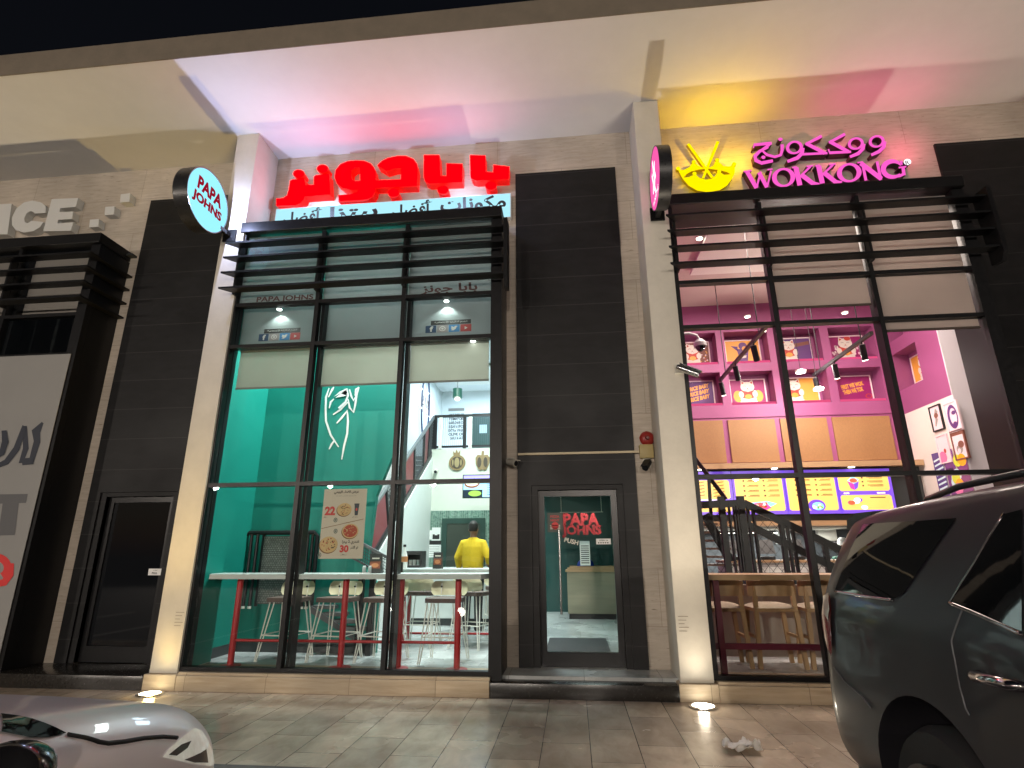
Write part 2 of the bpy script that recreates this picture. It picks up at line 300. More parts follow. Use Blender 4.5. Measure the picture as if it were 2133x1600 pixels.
def holes_sheet(mb, a0, a1, b0, b1, holes, fn, d0, d1, mi=0):      # slab with rectangular holes; fn(a, b, depth)
    A = sorted({a0, a1, *[h[i] for h in holes for i in (0, 1)]}); B = sorted({b0, b1, *[h[i] for h in holes for i in (2, 3)]})
    A = [a for a in A if a0 <= a <= a1]; B = [b for b in B if b0 <= b <= b1]
    sol = lambda i, j: 0 <= i < len(A) - 1 and 0 <= j < len(B) - 1 and not any(h[0] <= (A[i] + A[i + 1]) / 2 <= h[1] and h[2] <= (B[j] + B[j + 1]) / 2 <= h[3] for h in holes)
    for i in range(len(A) - 1):
        for j in range(len(B) - 1):
            if not sol(i, j): continue
            x0, x1, z0, z1 = A[i], A[i + 1], B[j], B[j + 1]
            for d in (d0, d1): mb.add([fn(x0, z0, d), fn(x1, z0, d), fn(x1, z1, d), fn(x0, z1, d)], [(0, 1, 2, 3)], mi)
            for (di, dj, p, q) in ((-1, 0, (x0, z0), (x0, z1)), (1, 0, (x1, z0), (x1, z1)), (0, -1, (x0, z0), (x1, z0)), (0, 1, (x0, z1), (x1, z1))):
                if not sol(i + di, j + dj): mb.add([fn(*p, d0), fn(*q, d0), fn(*q, d1), fn(*p, d1)], [(0, 1, 2, 3)], mi)
def uplight(t, x, y, power, col):      # asymmetric reflector: throws away from the wall side
    o = light('POINT', 'beam', (x, y, .035), power, col, t, radius=.05); ld = o.data; ld.use_nodes = True; n = ld.node_tree.nodes; l = ld.node_tree.links; e = n['Emission']
    tc = n.new('ShaderNodeTexCoord'); sx = n.new('ShaderNodeSeparateXYZ'); l.new(tc.outputs['Normal'], sx.inputs[0]); mr = n.new('ShaderNodeMapRange'); mr.interpolation_type = 'SMOOTHSTEP'
    mr.inputs['From Min'].default_value = -.21; mr.inputs['From Max'].default_value = -.06; mr.inputs['To Min'].default_value = L['near']; mr.inputs['To Max'].default_value = 1
    ng = n.new('ShaderNodeMath'); ng.operation = 'MULTIPLY'; ng.inputs[1].default_value = L['ysign']; l.new(sx.outputs['Y'], ng.inputs[0]); l.new(ng.outputs[0], mr.inputs[0]); 
    az = n.new('ShaderNodeMath'); az.operation = 'ABSOLUTE'; l.new(sx.outputs['Z'], az.inputs[0]); m2 = n.new('ShaderNodeMapRange'); m2.interpolation_type = 'SMOOTHSTEP'; m2.inputs['From Min'].default_value = .66; m2.inputs['From Max'].default_value = .97; m2.inputs['To Min'].default_value = .012; l.new(az.outputs[0], m2.inputs[0])
    mm = n.new('ShaderNodeMath'); mm.operation = 'MULTIPLY'; l.new(mr.outputs[0], mm.inputs[0]); l.new(m2.outputs[0], mm.inputs[1]); l.new(mm.outputs[0], e.inputs['Strength'])
def light(kind, name, loc, power, col, parent=None, size=None, size_y=None, rot=(0, 0, 0), spot=None, blend=.5, radius=.05):
    ld = bpy.data.lights.new(name, kind); ld.energy = power; ld.color = col
    if kind == 'AREA':
        ld.size = size
        if size_y: ld.shape = 'RECTANGLE'; ld.size_y = size_y
    else: ld.shadow_soft_size = radius
    if kind == 'SPOT': ld.spot_size = spot; ld.spot_blend = blend
    o = bpy.data.objects.new(name, ld); COL.objects.link(o); o.rotation_euler = rot
    if parent is not None:
        o.parent = parent; off = OFF.get(parent.name); o.location = Vector(loc) - Vector(off) if off else loc
    else: o.location = loc
    return o

# ================================================================== SETTING
ZF = .18; HS = 7.373; PITCH = 5.761
g = MB(); g.add([(-260, -260, -.1), (300, -260, -.1), (300, 200, -.1), (-260, 200, -.1)], [(0, 1, 2, 3)]); struct('ground', g, ASPH)
g = MB(); g.box((-40, -2.62, -.2), (60, .3, 0)); struct('pavement', g, PAVE)
g = MB()
for i in range(-20, 40): g.box((i * 1.0 + .004, -2.75, -.25), (i * 1.0 + .996, -2.624, .004), 0, .012)
struct('kerb', g, KERB)
g = MB()
for i in range(-4, 9): g.box((i * 2.62 + .55, -8.1, -.102), (i * 2.62 + .65, -2.82, -.096))
struct('parking_bay_lines', g, mat('road_paint', (.6, .6, .58), .7, var=.2, vscale=30))

# ================================================================== BUILDING SHELL
bld = thing('shop_building', 'travertine clad shopping parade with white overhanging canopy, plastered pillars and black stone door bays', 'building', (0, 0, 0))
A3 = 3.92; BX0 = .325
holes = []
for k in (-1, 0, 1):
    o = k * PITCH; holes += [(o + .17, o + A3 - .06, -.2, 5.80), (o + 4.32, o + 5.28, .145, 2.165)]
mb = MB(); holes_sheet(mb, -24, 30, -.2, HS, holes, lambda a, b, d: (a, d, b), 0, .06); mb.build('wall', TRAV, bld)
mb = MB(); mb.box((-24, -1.912, HS), (30, 9, HS + .3)); mb.build('canopy', SOFFIT, bld)
mb = MB(); mb.box((-24, -1.925, HS - .002), (30, -1.914, HS + .344)); mb.build('fascia', FASCIA, bld)
for k in (-2, -1, 0, 1, 2, 3):
    x = k * PITCH; mb = MB(); mb.box((x, -.574, .166), (x + .33, -.002, HS - .002), 0, .006); mb.build('pillar', RENDER, bld, smooth=True)
    mb = MB(); mb.box((x - .025, -.622, -.05), (x + .36, -.002, .164), 0, .006); mb.build('pillar_base', PLINTH, bld)
    if k in (-1, 0, 1):
        mb = MB(); mb.box((x + .362, -.621, -.05), (x + 3.82, -.1, .155), 0, .006); mb.box((x + .362, -.6, .157), (x + 3.82, -.1, .184)); mb.build('window_plinth', PLINTH, bld)
        mb = MB(); mb.box((x + 3.822, -.62, -.05), (x + PITCH - .027, .2, .145), 0, .008); mb.build('entrance_step', GRANITE, bld, smooth=True)
        mb = MB(); holes_sheet(mb, x + 4.074, x + 5.521, .147, 6.755, [(x + 4.243, x + 5.356, .147, 2.22)], lambda a, b, d: (a, d, b), -.035, -.004)
        mb.box((x + 4.243, -.012, .147), (x + 4.32, .2, 2.219)); mb.box((x + 5.28, -.012, .147), (x + 5.356, .2, 2.219)); mb.box((x + 4.32, -.01, 2.165), (x + 5.28, .2, 2.219))
        mb.build('stone_panel', BLACKST, bld)

def window_bay(x, mulls, wrap=False, open_side=True):
    """projecting black framed shop window: frame, header, panes, sun louvres"""
    wb = MB(); Y0, Y1 = -.545, -.45
    zs = [.205, 2.229, 4.023, 4.616, 5.684]; xr = mulls[-1] + .14
    wb.box((mulls[0] - .03, Y0, .186), (mulls[0] + .03, Y1, 5.684)); wb.box((mulls[-1], Y0, .147), (xr, Y1, 5.684))
    for m in mulls[1:-1]: wb.box((m - .026, Y0, .23), (m + .026, Y1, 5.684))
    gaps = [(mulls[i] + (.03 if i == 0 else .026), mulls[i + 1] - (.026 if i < len(mulls) - 2 else 0)) for i in range(len(mulls) - 1)]
    for z in zs[1:4]:
        for a, b in gaps: wb.box((a, Y0 + .003, z - .024), (b, Y1, z + .024))
    wb.box((mulls[0] + .03, Y0 + .002, .186), (mulls[-1], Y1, .23))
    o = wb.build('window_frame', FRAME, bld)
    # inner box behind the frame (deep jambs)
    mb = MB(); mb.box((mulls[0] - .03, -.448, .186), (mulls[0] + .035, -.37, 5.684)); mb.build('jamb', FRAME, o)
    mb = MB(); mb.box((mulls[-1] + .003, -.447, .186), (mulls[-1] + .056, -.02, 5.684)); mb.build('jamb', FRAME, o)
    if open_side:
        mb = MB(); mb.box((xr - .05, -.448, .147), (xr, -.002, 5.684)); mb.build('side_cladding', FRAME, o)
    for m in mulls[1:-1]:
        mb = MB(); mb.box((m + .03, -.448, .2), (m + .075, -.30, 5.6)); mb.build('mullion_fin', FRAME, o)
    mb = MB(); mb.box((mulls[0] - .035, -.592, 5.70), (xr + .003, -.002, 5.852), 0, .006); mb.build('header', FRAME, o)
    for i, (a, b) in enumerate(gaps):
        for j in range(4):
            z0 = zs[j] + .026; z1 = zs[j + 1] - (.026 if j < 3 else .004)
            p = MB(); p.box((a + .001, -.505, z0), (b - .001, -.497, z1)); p.build('pane', GLASS, o)
    x0 = mulls[0] - .07
    for z in (5.43, 5.213, 4.99, 4.765):
        lb = MB(); a = x0 - .03; c = xr + (.1 if wrap else .05)
        prof = [(a, -.775), (c, -.775), (c, -.635), (a + .12, -.635)]
        lb.prism(prof, lambda u, v, d: (u, v, d), z - .013, z + .013)
        if wrap: lb.box((c - .14, -.633, z - .013), (c, -.01, z + .013))
        lb.build('louvre', FRAME, o)
    if not wrap: mb = MB(); mb.prism([(-.80, 4.68), (-.73, 4.58), (-.58, 4.60), (-.56, 5.55), (-.80, 5.53)], lambda u, v, d: (d, u, v), xr + .052, xr + .1); mb.build('louvre_bracket', FRAME, o)
    for m in mulls[1:-1] + [mulls[0] + .02]: mb = MB(); mb.box((m - .015, -.633, 4.74), (m + .015, -.547, 5.46)); mb.build('louvre_bracket', FRAME, o)
    return o
WP = window_bay(0, [.322, 1.481, 2.653, 3.797])
WK = window_bay(PITCH, [6.115, 7.228, 8.397, 9.505])
WL = window_bay(-PITCH, [-5.44, -4.28, -3.108, -1.99], wrap=True)

def door(x, dark, pull_left):
    f = MB(); a, b = x + 4.32, x + 5.28
    f.box((a, .05, .15), (a + .075, .11, 2.165)); f.box((b - .075, .05, .15), (b, .11, 2.165)); f.box((a + .075, .05, 2.09), (b - .075, .11, 2.165)); f.box((a + .075, .05, .15), (b - .075, .11, .335))
    d = f.build('door', mat('door_aluminium', (.010, .010, .011), .3, metal=.3), bld)
    p = MB(); p.box((a + .077, .072, .337), (b - .077, .082, 2.088)); p.build('pane', DARKGL if dark else GLASS, d)
    return d
D0 = door(0, False, True); DL = door(-PITCH, True, False); DR = door(PITCH, True, False)
h = MB(); q0 = PY(1163, 1103, .0); q1 = PY(1165, 1280, .0); q0.x = q1.x = 4.57
h.tube([(q0.x, -.005, q1.z), (q0.x, -.005, q0.z)], .014, 10)
for z in (q1.z + .12, q0.z - .12): h.tube([(q0.x, -.005, z), (q0.x, .07, z)], .008, 8)
h.build('handle', CHROME, D0, smooth=True)
# door stickers
pl = Plane((0, .068, 0), (1, 0, 0), (0, 0, 1)); DKG = mat('dark_green_print', (.055, .065, .05), .5); REDP = mat('red_print', (.62, .03, .03), .5); OFFW = mat('offwhite_print', (.75, .72, .62), .6); BLKP = mat('black_print', (.015, .015, .015), .6)
def prect(pl, u0, v0, u1, v1, ly, mi, y):
    a = PY(u0, v0, y); b = PY(u1, v1, y); pl.rect(min(a.x, b.x), min(a.z, b.z), max(a.x, b.x), max(a.z, b.z), ly, mi); return min(a.x, b.x), min(a.z, b.z), max(a.x, b.x), max(a.z, b.z)
a0, b0, a1, b1 = prect(pl, 1141, 1109, 1171, 1068, 0, 0, .068)
cx = (a0 + a1) / 2; pl.ell(cx, b0 + (b1 - b0) * .33, .045, .045, 1, 1)
for i, (t, hh) in enumerate([('PIZZA', .035), ('NIGHT', .035)]): pl.text(t, cx, b1 - .06 - .045 * i, .11, hh * .8, 1, 1, .02)
for i in range(3): pl.rect(a0 + .03, b1 - .155 - .02 * i, a1 - .03, b1 - .146 - .02 * i, 1, 2)
pl.mb.build('door_sticker', [DKG, REDP, OFFW], D0, recalc=False)['label'] = 'dark green notice stuck on the glass'
pl = Plane((0, .068, 0), (1, 0, 0), (0, 0, 1)); a0, b0, a1, b1 = prect(pl, 1242, 1134, 1272, 1122, 0, 0, .068)
pl.text('OPEN 24', (a0 + a1) / 2, b1 - .028, .10, .016, 1, 1, .01)
for i in range(5): pl.ell(a0 + .03 + i * .027, b0 + .018, .008, .008, 1, 1, 10)
pl.mb.build('door_sticker', [PAPER, BLKP], D0, recalc=False)['label'] = 'white sticker with small icons'
pl = Plane((0, .068, 0), (1, 0, 0), (0, 0, 1)); c = PY(1189, 1127, .068); pl.text('PUSH', c.x, c.z - .03, .17, .055, 0, 0, .03, rot=R(-14)); pl.mb.build('push_lettering', [OFFW], D0, recalc=False)
pl = Plane((0, .048, 0), (1, 0, 0), (0, 0, 1)); c = PY(318, 1181, .03)
pl.rect(-.70, 1.17, -.52, 1.25, 0, 0); pl.text('PULL', -.61, 1.185, .075, .024, 1, 1, .03); pl.text(ar('سحب'), -.61, 1.22, .06, .02, 1, 1); pl.mb.build('pull_sticker', [PAPER, BLKP], DL, recalc=False)

# ================================================================== SIGNS
REDS = emi('red_sign_face', (1, .0, .001), 5); REDSIDE = mat('red_sign_return', (.75, .0, .0), .4, em=.55); BLUEF = emi('pale_blue_sign_face', (.42, .83, .95), 1.1)
PNKF = emi('pink_sign_face', (1, .115, .60), 1.05); DKSIDE = mat('dark_sign_return', (.05, .008, .02), .5); YELF = emi('yellow_sign_face', (1, .82, .0), 1.15); YELS = mat('yellow_sign_return', (.45, .28, 0), .5, em=.25); WHF = emi('white_sign_face', (1, 1, 1), 1.3)
def zpoly(pts, ox, oy, s, y): return [(PY(ox + a / s, oy + b / s, y).x, PY(ox + a / s, oy + b / s, y).z) for a, b in pts]
def raised(mb, poly, y0, y1, holes=(), face=0, side=1):
    mb.flat(poly, lambda a, b, d: (a, d, b), y0 - .001, face, holes)
    for lp in [poly] + list(holes):
        for i in range(len(lp)):
            p, q = lp[i], lp[(i + 1) % len(lp)]; mb.add([(p[0], y0, p[1]), (q[0], y0, q[1]), (q[0], y1, q[1]), (p[0], y1, p[1])], [(0, 1, 2, 3)], side)
s1 = thing('shop_sign', 'glowing red three dimensional Arabic letters across the wall above the left shop window', 'sign', (2.2, 0, 6.6))
ys = -.15; Zp = lambda p: zpoly(p, 560, 300, 4.0245, ys)
GL = [([(1687, 93), (1815, 97), (1817, 235), (1880, 238), (1882, 175), (2015, 190), (2010, 293), (1740, 307), (1705, 295), (1690, 270)], [], (1860, 350)),
      ([(1300, 93), (1430, 93), (1437, 270), (1490, 270), (1490, 163), (1622, 167), (1622, 320), (1345, 332), (1312, 315), (1299, 275)], [], (1460, 385)),
      ([(910, 180), (945, 145), (1000, 117), (1080, 100), (1150, 100), (1210, 125), (1240, 165), (1247, 215), (1240, 352), (893, 368), (890, 400), (868, 440), (830, 462), (790, 470), (583, 482), (583, 430), (680, 422), (735, 408), (755, 384), (690, 384), (620, 370), (572, 330), (552, 280), (560, 220), (600, 170), (660, 145), (730, 138), (800, 142), (855, 165), (885, 205), (897, 260), (897, 305), (1108, 297), (1108, 202), (1060, 202), (1025, 214), (985, 225)], [[(687, 265), (692, 222), (720, 200), (764, 198), (766, 306), (725, 312), (698, 300)]], (1045, 410)),
      ([(63, 460), (125, 452), (152, 432), (165, 390), (178, 308), (200, 297), (298, 290), (306, 345), (378, 341), (378, 275), (395, 262), (505, 252), (515, 425), (300, 440), (290, 468), (262, 498), (220, 516), (63, 518)], [], None)]
for poly, hs, dot in GL:
    mb = MB(); raised(mb, Zp(poly), ys, -.003, [Zp(h) for h in hs])
    mb.build('letter', [REDS, REDSIDE], s1, recalc=False)
for dx, dy in [(1860, 350), (1460, 385), (1045, 410), (250, 250), (450, 207)]:
    mb = MB(); raised(mb, Zp(ell(dx, dy, 47, 34, 24)), ys, -.003); mb.build('letter_dot', [REDS, REDSIDE], s1, recalc=False)
s2 = thing('slogan_sign', 'pale blue glowing strip with small black Arabic slogan, half hidden behind the window header', 'sign', (2.2, 0, 6.2))
a = PY(575, 436, -.09); b = PY(1064, 402, -.09); zt = (a.z + b.z) / 2; zb = PY(1065, 452, -.09).z
mb = MB(); mb.box((a.x, -.088, zb), (b.x, -.004, zt)); mb.build('lightbox', mat('white_sign_case', (.7, .75, .78), .4), s2)
mb = MB(); mb.box((a.x + .01, -.092, zb + .008), (b.x - .01, -.0885, zt - .008)); mb.build('face', BLUEF, s2)
pl = Plane((a.x, -.0935, zb), (1, 0, 0), (0, 0, 1)); W = b.x - a.x
xx = W - .06
for wd, t in [(.98, 'مكونات'), (.72, 'أفضل..'), (.75, 'بيتزا'), (.62, 'أفضل')]:
    xx -= wd; p2 = Plane((a.x, -.0935, zb), (1, 0, 0), (0, 0, 1)); p2.text(ar(t), xx + wd / 2, .10, wd * .98, .28 if t != 'بيتزا' else .27, 0, 0, .03); xx -= .1; p2.mb.build('slogan_word', [BLKP], s2, recalc=False)

def disc_sign(label, x0, x1, yc, zc, ry, rz, front, facem, decor, base):
    t = thing('projecting_sign', label, 'sign', (x0, yc, zc))
    sg = 1 if front == x1 else -1
    mb = MB(); prof = [(1, x0), (1, x1)]; vs = []; n = 64
    for x, s in ((x0 + .004, .97), (x0, 1), (x1, 1), (x1 - .004, .97)):
        for k in range(n): q = 2 * math.pi * k / n; vs.append((x, yc + ry * s * math.cos(q), zc + rz * s * math.sin(q)))
    fs = [(i * n + k, i * n + (k + 1) % n, (i + 1) * n + (k + 1) % n, (i + 1) * n + k) for i in range(3) for k in range(n)]; mb.add(vs, fs)
    mb.build('rim', mat('sign_rim', (.02, .02, .022), .3, var=.3, vscale=25), t, smooth=True)
    for xx, nm in ((x0 - .002, -1), (x1 + .002, 1)):
        m2 = MB(); m2.add([(xx - nm * .006, yc + ry * .975 * math.cos(2 * math.pi * k / n), zc + rz * .975 * math.sin(2 * math.pi * k / n)) for k in range(n)], [tuple(range(n))]); m2.build('face', facem, t)
    for nm in (1, -1):
        pl = Plane((x1 + .001 if nm > 0 else x0 - .001, yc, zc), (0, nm, 0), (0, 0, 1)); decor(pl); pl.mb.build('lettering', decor.mats, t, recalc=False)
    mb = MB(); bx = max((x0 + x1) / 2, .13); mb.box((bx - .03, yc + ry * .6, zc - .30), (bx + .03 if bx > 1 else x1 - .01, -.595, zc - .22)) if bx > 1 else mb.bar((x1 - .03, yc + ry * .75, zc - .20), (bx, -.59, zc - .24), .05); mb.box((bx - .09, -.596, zc - .33), (bx + .09, -.575, zc - .15)); mb.build('bracket', FRAME, t)
    return t
def dec1(pl):
    pl.text('PAPA', 0, .03, .50, .19, 0, 0, .05); pl.text('JOHNS', -.01, -.18, .60, .17, 0, 0, .055)
dec1.mats = [emi('backlit_red_letter', (.30, .004, .018), 1)]
fl, ft, fr_, fb = PX(391, 395, .26), PX(420, 348, .26), PX(475, 440, .26), PX(447, 483, .26)
yc = (fl.y + fr_.y) / 2; zc = (ft.z + fb.z) / 2
sdA = disc_sign('round projecting sign with pale blue glowing face and red lettering, fixed to the left pillar', -.10, .10, -1.06, 5.90, .42, .42, .10, emi('pale_blue_disc', (.30, .80, .95), 1.2), dec1, 0)
def dec2(pl):
    pl.poly(stroke([(-.02, .27), (.0, .1), (.05, .02), (-.03, -.1), (.04, -.22)], [.05, .09, .12, .09, .04]), 0, 0); pl.poly(stroke([(.1, .18), (.06, .05), (.1, -.05)], .05), 0, 0)
    pl.poly(stroke([(-.12, .15), (-.08, 0), (-.14, -.12)], .06), 0, 0); pl.text('WOKKONG', 0, -.28, .40, .07, 0, 0, .02)
dec2.mats = [WHF]
disc_sign('round projecting sign with pink glowing face and white script, fixed to the right pillar', 5.876, 6.025, -.985, 5.81, .38, .38, 5.876, emi('pink_disc', (1, .12, .45), 1.0), dec2, 0)

s3 = thing('emblem_sign', 'glowing yellow emblem of a crown shaped bowl with crossed chopsticks beside the pink letters', 'sign', (6.8, 0, 6.6))
ye = -.12; Wp = lambda p: zpoly(p, 1390, 260, 4.0245, ye)
bowl = [(92, 378), (140, 378), (185, 355), (207, 325), (222, 320), (238, 325), (262, 345), (305, 362), (345, 362), (385, 343), (403, 312), (418, 306), (432, 312), (470, 345), (520, 350), (552, 338), (567, 345), (565, 400), (545, 450), (500, 510), (440, 548), (340, 566), (250, 552), (180, 512), (130, 455), (100, 400)]
hole = [(137, 443), (160, 415), (200, 392), (260, 376), (310, 371), (350, 369), (440, 380), (500, 397), (531, 415), (475, 420), (450, 404), (434, 398), (418, 404), (400, 430), (370, 453), (320, 460), (270, 445), (245, 424), (228, 414), (212, 425), (180, 439)]
mb = MB(); raised(mb, Wp(bowl), ye, ye + .05, [Wp(hole)])
for c in [(90, 367), (222, 312), (418, 296), (560, 330), (228, 410), (434, 393)]: raised(mb, Wp(ell(*c, 18, 16, 16)), ye - .002, ye + .05)
mb.build('crown_bowl', [YELF, YELS], s3, recalc=False)
for k, st in enumerate([[(163, 165), (185, 157), (387, 440), (366, 450)], [(412, 138), (437, 145), (309, 452), (288, 450)]]):
    mb = MB(); raised(mb, Wp(st), ye - .004 - .002 * k, ye + .045); mb.build('chopstick', [YELF, YELS], s3, recalc=False)
s4 = thing('shop_sign', 'pink glowing Arabic and Latin letters spelling WOKKONG on the wall above the right shop window', 'sign', (9.2, 0, 6.6))
def letters(name, strokes):
    mb = MB()
    for k, st in enumerate(strokes):
        if st[0] == 'ring': _, cx, cy, rx, ry, wx, wy, rot = st; raised(mb, Wp(ell(cx, cy, rx, ry, 36, rot=R(rot))), ye - .001 * k, -.02, [Wp(ell(cx, cy, rx - wx, ry - wy, 36, rot=R(rot)))])
        elif st[0] == 'arc': _, cx, cy, rx, ry, a0, a1, ws = st; raised(mb, Wp(stroke(ell(cx, cy, rx, ry, 24, a0, a1), [ws[0] + (ws[1] - ws[0]) * math.sin(math.pi * i / 23) for i in range(24)])), ye - .001 * k, -.02)
        else: raised(mb, Wp(stroke(*st)), ye - .001 * k, -.02)
    mb.build(name, [PNKF, DKSIDE], s4, recalc=False)
letters('letter', [([(668, 392), (748, 530)], 36), ([(748, 530), (783, 392)], 16), ([(768, 400), (835, 525)], 34), ([(835, 525), (870, 385)], 15), ([(640, 395), (705, 385)], 14), ([(838, 380), (882, 373)], 12)])
letters('letter', [('ring', 975, 442, 98, 80, 40, 18, -8)])
letters('letter', [([(1078, 360), (1112, 508)], 42), ([(1108, 440), (1200, 350)], 18), ([(1130, 425), (1222, 495), (1275, 495)], [40, 38, 12]), ([(1045, 362), (1085, 354)], 14), ([(1165, 352), (1222, 345)], 13)])
letters('letter', [([(1268, 345), (1300, 492)], 42), ([(1298, 422), (1390, 335)], 18), ([(1320, 408), (1412, 482), (1465, 480)], [40, 38, 12]), ([(1240, 348), (1275, 340)], 14), ([(1355, 337), (1412, 330)], 13)])
letters('letter', [('ring', 1525, 402, 104, 80, 42, 18, -8)])
letters('letter', [([(1635, 318), (1665, 468)], 24), ([(1620, 322), (1795, 455)], 40), ([(1757, 308), (1790, 462)], 24), ([(1592, 320), (1640, 313)], 13)])
letters('letter', [('arc', 1890, 372, 80, 66, -30, -320, (18, 44)), ([(1975, 354), (1984, 425)], 28), ([(1900, 438), (1945, 430), (1986, 412)], [18, 24, 22]), ([(1938, 361), (2002, 352)], 14), ([(1955, 305), (1968, 340)], [26, 10])])
letters('letter', [('ring', 1755, 140, 68, 52, 26, 17, -12), ([(1825, 140), (1815, 185), (1775, 225), (1708, 255)], [24, 30, 30, 22])])
letters('letter', [('ring', 1580, 158, 68, 52, 26, 17, -12), ([(1650, 160), (1640, 200), (1600, 242), (1530, 270)], [24, 30, 30, 22])])
letters('letter', [([(1490, 78), (1355, 150)], [26, 20]), ([(1358, 140), (1520, 228)], 30), ([(1540, 228), (1360, 236), (1350, 205)], [20, 24, 16])])
letters('letter', [([(1295, 95), (1158, 165)], [26, 20]), ([(1160, 155), (1320, 240)], 30), ([(1342, 238), (1110, 250)], 20), ('ring', 1065, 192, 72, 56, 28, 17, -12), ([(1138, 195), (1128, 240), (1090, 280), (1005, 310)], [26, 32, 32, 24])])
letters('letter', [([(722, 195), (728, 168), (875, 155)], [12, 24, 26]), ([(858, 165), (790, 212), (835, 252), (900, 270), (950, 255), (962, 215), (962, 165)], [22, 26, 24, 22, 24, 26, 28]), ([(848, 190), (775, 222), (735, 262), (742, 300), (790, 322), (885, 303)], [14, 26, 32, 32, 30, 26])])
mb = MB(); raised(mb, Wp(ell(805, 273, 18, 15, 16)), ye, -.02); mb.build('letter_dot', [PNKF, DKSIDE], s4, recalc=False); mb = MB(); raised(mb, Wp(ell(948, 122, 19, 14, 16)), ye, -.02); mb.build('letter_dot', [PNKF, DKSIDE], s4, recalc=False)
mb = MB(); raised(mb, Wp(ell(2013, 312, 31, 26, 24)), ye, -.02); q = Wp([(2013, 320)])[0]; mb.build('registered_mark', [WHF, DKSIDE], s4, recalc=False)
pl = Plane((q[0], ye - .004, q[1] - .03), (1, 0, 0), (0, 0, 1)); pl.text('R', 0, 0, .055, .06, 0, 0, .01); pl.mb.build('registered_letter', [BLKP], s4, recalc=False)

s5 = thing('shop_sign', 'unlit white block letters ICE with three rising cubes above the banner window', 'sign', (-3.2, 0, 6.4))
WL_ = mat('white_letter', (.62, .62, .6), .5); yl = -.12; Ip = lambda p: zpoly(p, 0, 250, 3.2, yl)
for nm, poly in [('letter', [(-60, 565), (78, 558), (50, 762), (-90, 765)]), ('letter', [(345, 528), (522, 520), (505, 580), (402, 588), (396, 615), (488, 610), (480, 660), (388, 665), (382, 690), (490, 682), (472, 738), (288, 742)]),
                 ('letter', [(305, 575), (270, 548), (215, 538), (160, 550), (110, 590), (80, 650), (80, 700), (105, 735), (160, 750), (220, 742), (265, 715), (290, 680), (210, 672), (185, 688), (165, 680), (162, 655), (178, 620), (205, 608), (225, 615), (230, 625), (305, 618)]),
                 ('cube', [(600, 665), (660, 660), (655, 712), (594, 716)]), ('cube', [(702, 580), (765, 575), (760, 630), (697, 634)]), ('cube', [(805, 495), (868, 488), (862, 545), (800, 550)])]:
    mb = MB(); raised(mb, Ip(poly), yl, -.003, face=0, side=0); mb.build(nm, [WL_], s5, recalc=False)

light('POINT', 'glow', (6.75, -.30, 6.72), 14, (1, .60, .02), s3, radius=.01); light('POINT', 'glow', (7.25, -.30, 6.72), 12, (1, .60, .02), s3, radius=.01)
light('POINT', 'glow', (8.6, -.3, 6.7), 8, (1, .16, .30), s4, radius=.01); light('POINT', 'glow', (9.4, -.3, 6.7), 7, (1, .16, .30), s4, radius=.01)
light('POINT', 'glow', (.145, -1.06, 5.92), L['disc'], (.55, .62, 1), sdA, radius=.01); light('POINT', 'glow', (1.2, -.42, 6.36), L['strip'] * .55, (.5, .66, 1), s2, radius=.01); light('POINT', 'glow', (3.3, -.42, 6.36), L['strip'] * .45, (.55, .66, 1), s2, radius=.01)
# banner over the left window
bn = thing('window_banner', 'large white vinyl banner with dark, grey and red characters covering the left window', 'banner', (-3.6, -.56, 2))
mb = MB(); c = PY(148, 737, -.56); mb.box((-5.3, -.562, .25), (c.x, -.556, c.z)); mb.build('sheet', mat('white_vinyl', (.25, .245, .235), .5, var=.04, vscale=2), bn)
zb2 = lambda p: [(PY(a / 2.134, 700 + b / 2.134, -.564).x, PY(a / 2.134, 700 + b / 2.134, -.564).z) for a, b in p]
fnb = lambda a, b, d: (a, -.5635 - d, b); mb = MB(); NAVY = mat('navy_print', (.02, .025, .04), .5); GREYP = mat('grey_print', (.10, .10, .105), .5)
for st, ws in [([(190, 385), (160, 425), (165, 470), (140, 555), (95, 560), (115, 500), (110, 400)], [10, 40, 30, 26, 26, 26, 20]), ([(110, 400), (75, 500), (30, 560), (-25, 585)], [20, 28, 26, 16]), ([(20, 420), (25, 470), (10, 520), (-30, 545)], [22, 30, 26, 20]), ([(150, 555), (100, 560)], 30)]: mb.flat(zb2(stroke(st, ws)), fnb, .0015 * (1 + len(mb.f) % 5), 0)
mb.flat(zb2([(-130, 706), (124, 702), (116, 742), (84, 743), (66, 885), (-8, 887), (12, 745), (-130, 748)]), fnb, .002, 1)
mb.flat(zb2(stroke(ell(-12, 1030, 46, 45, 24, -140, 60), 34)), fnb, .002, 2); mb.flat(zb2(stroke([(48, 1010), (45, 1060), (20, 1095), (-40, 1110)], [30, 34, 32, 26])), fnb, .004, 2)
mb.build('lettering', [NAVY, GREYP, REDP], bn, recalc=False)
# dark fill behind the left shop window
mb = MB(); mb.box((-5.5, 1.2, .1), (-1.75, 1.25, 5.8)); mb.box((-5.5, 0, .1), (-5.45, 1.2, 5.8)); mb.box((-1.80, .02, .1), (-1.75, 1.2, 5.8)); mb.box((-5.5, -.1, 5.76), (-1.75, 1.2, 5.79)); mb.build('vacant_room', DKGREY, bld)
for i, (xa, xb) in enumerate([(-5.35, -4.35), (-4.2, -3.2), (-3.03, -2.12)]):
    b0 = thing('roller_blind', ['pale roller blind at far left behind the sun louvres of the banner window', 'pale roller blind above the letter banner, in the middle pane', 'pale roller blind above the banner beside the corner post'][i], 'blind', (xa, -.4, 4.75))
    mb = MB(); mb.box((xa, -.36, 4.66), (xb, -.352, 5.6)); mb.build('fabric', BLINDG, b0); mb = MB(); mb.tube([(xa, -.356, 4.65), (xb, -.356, 4.65)], .014, 8); mb.build('bottom_bar', CHROME, b0)

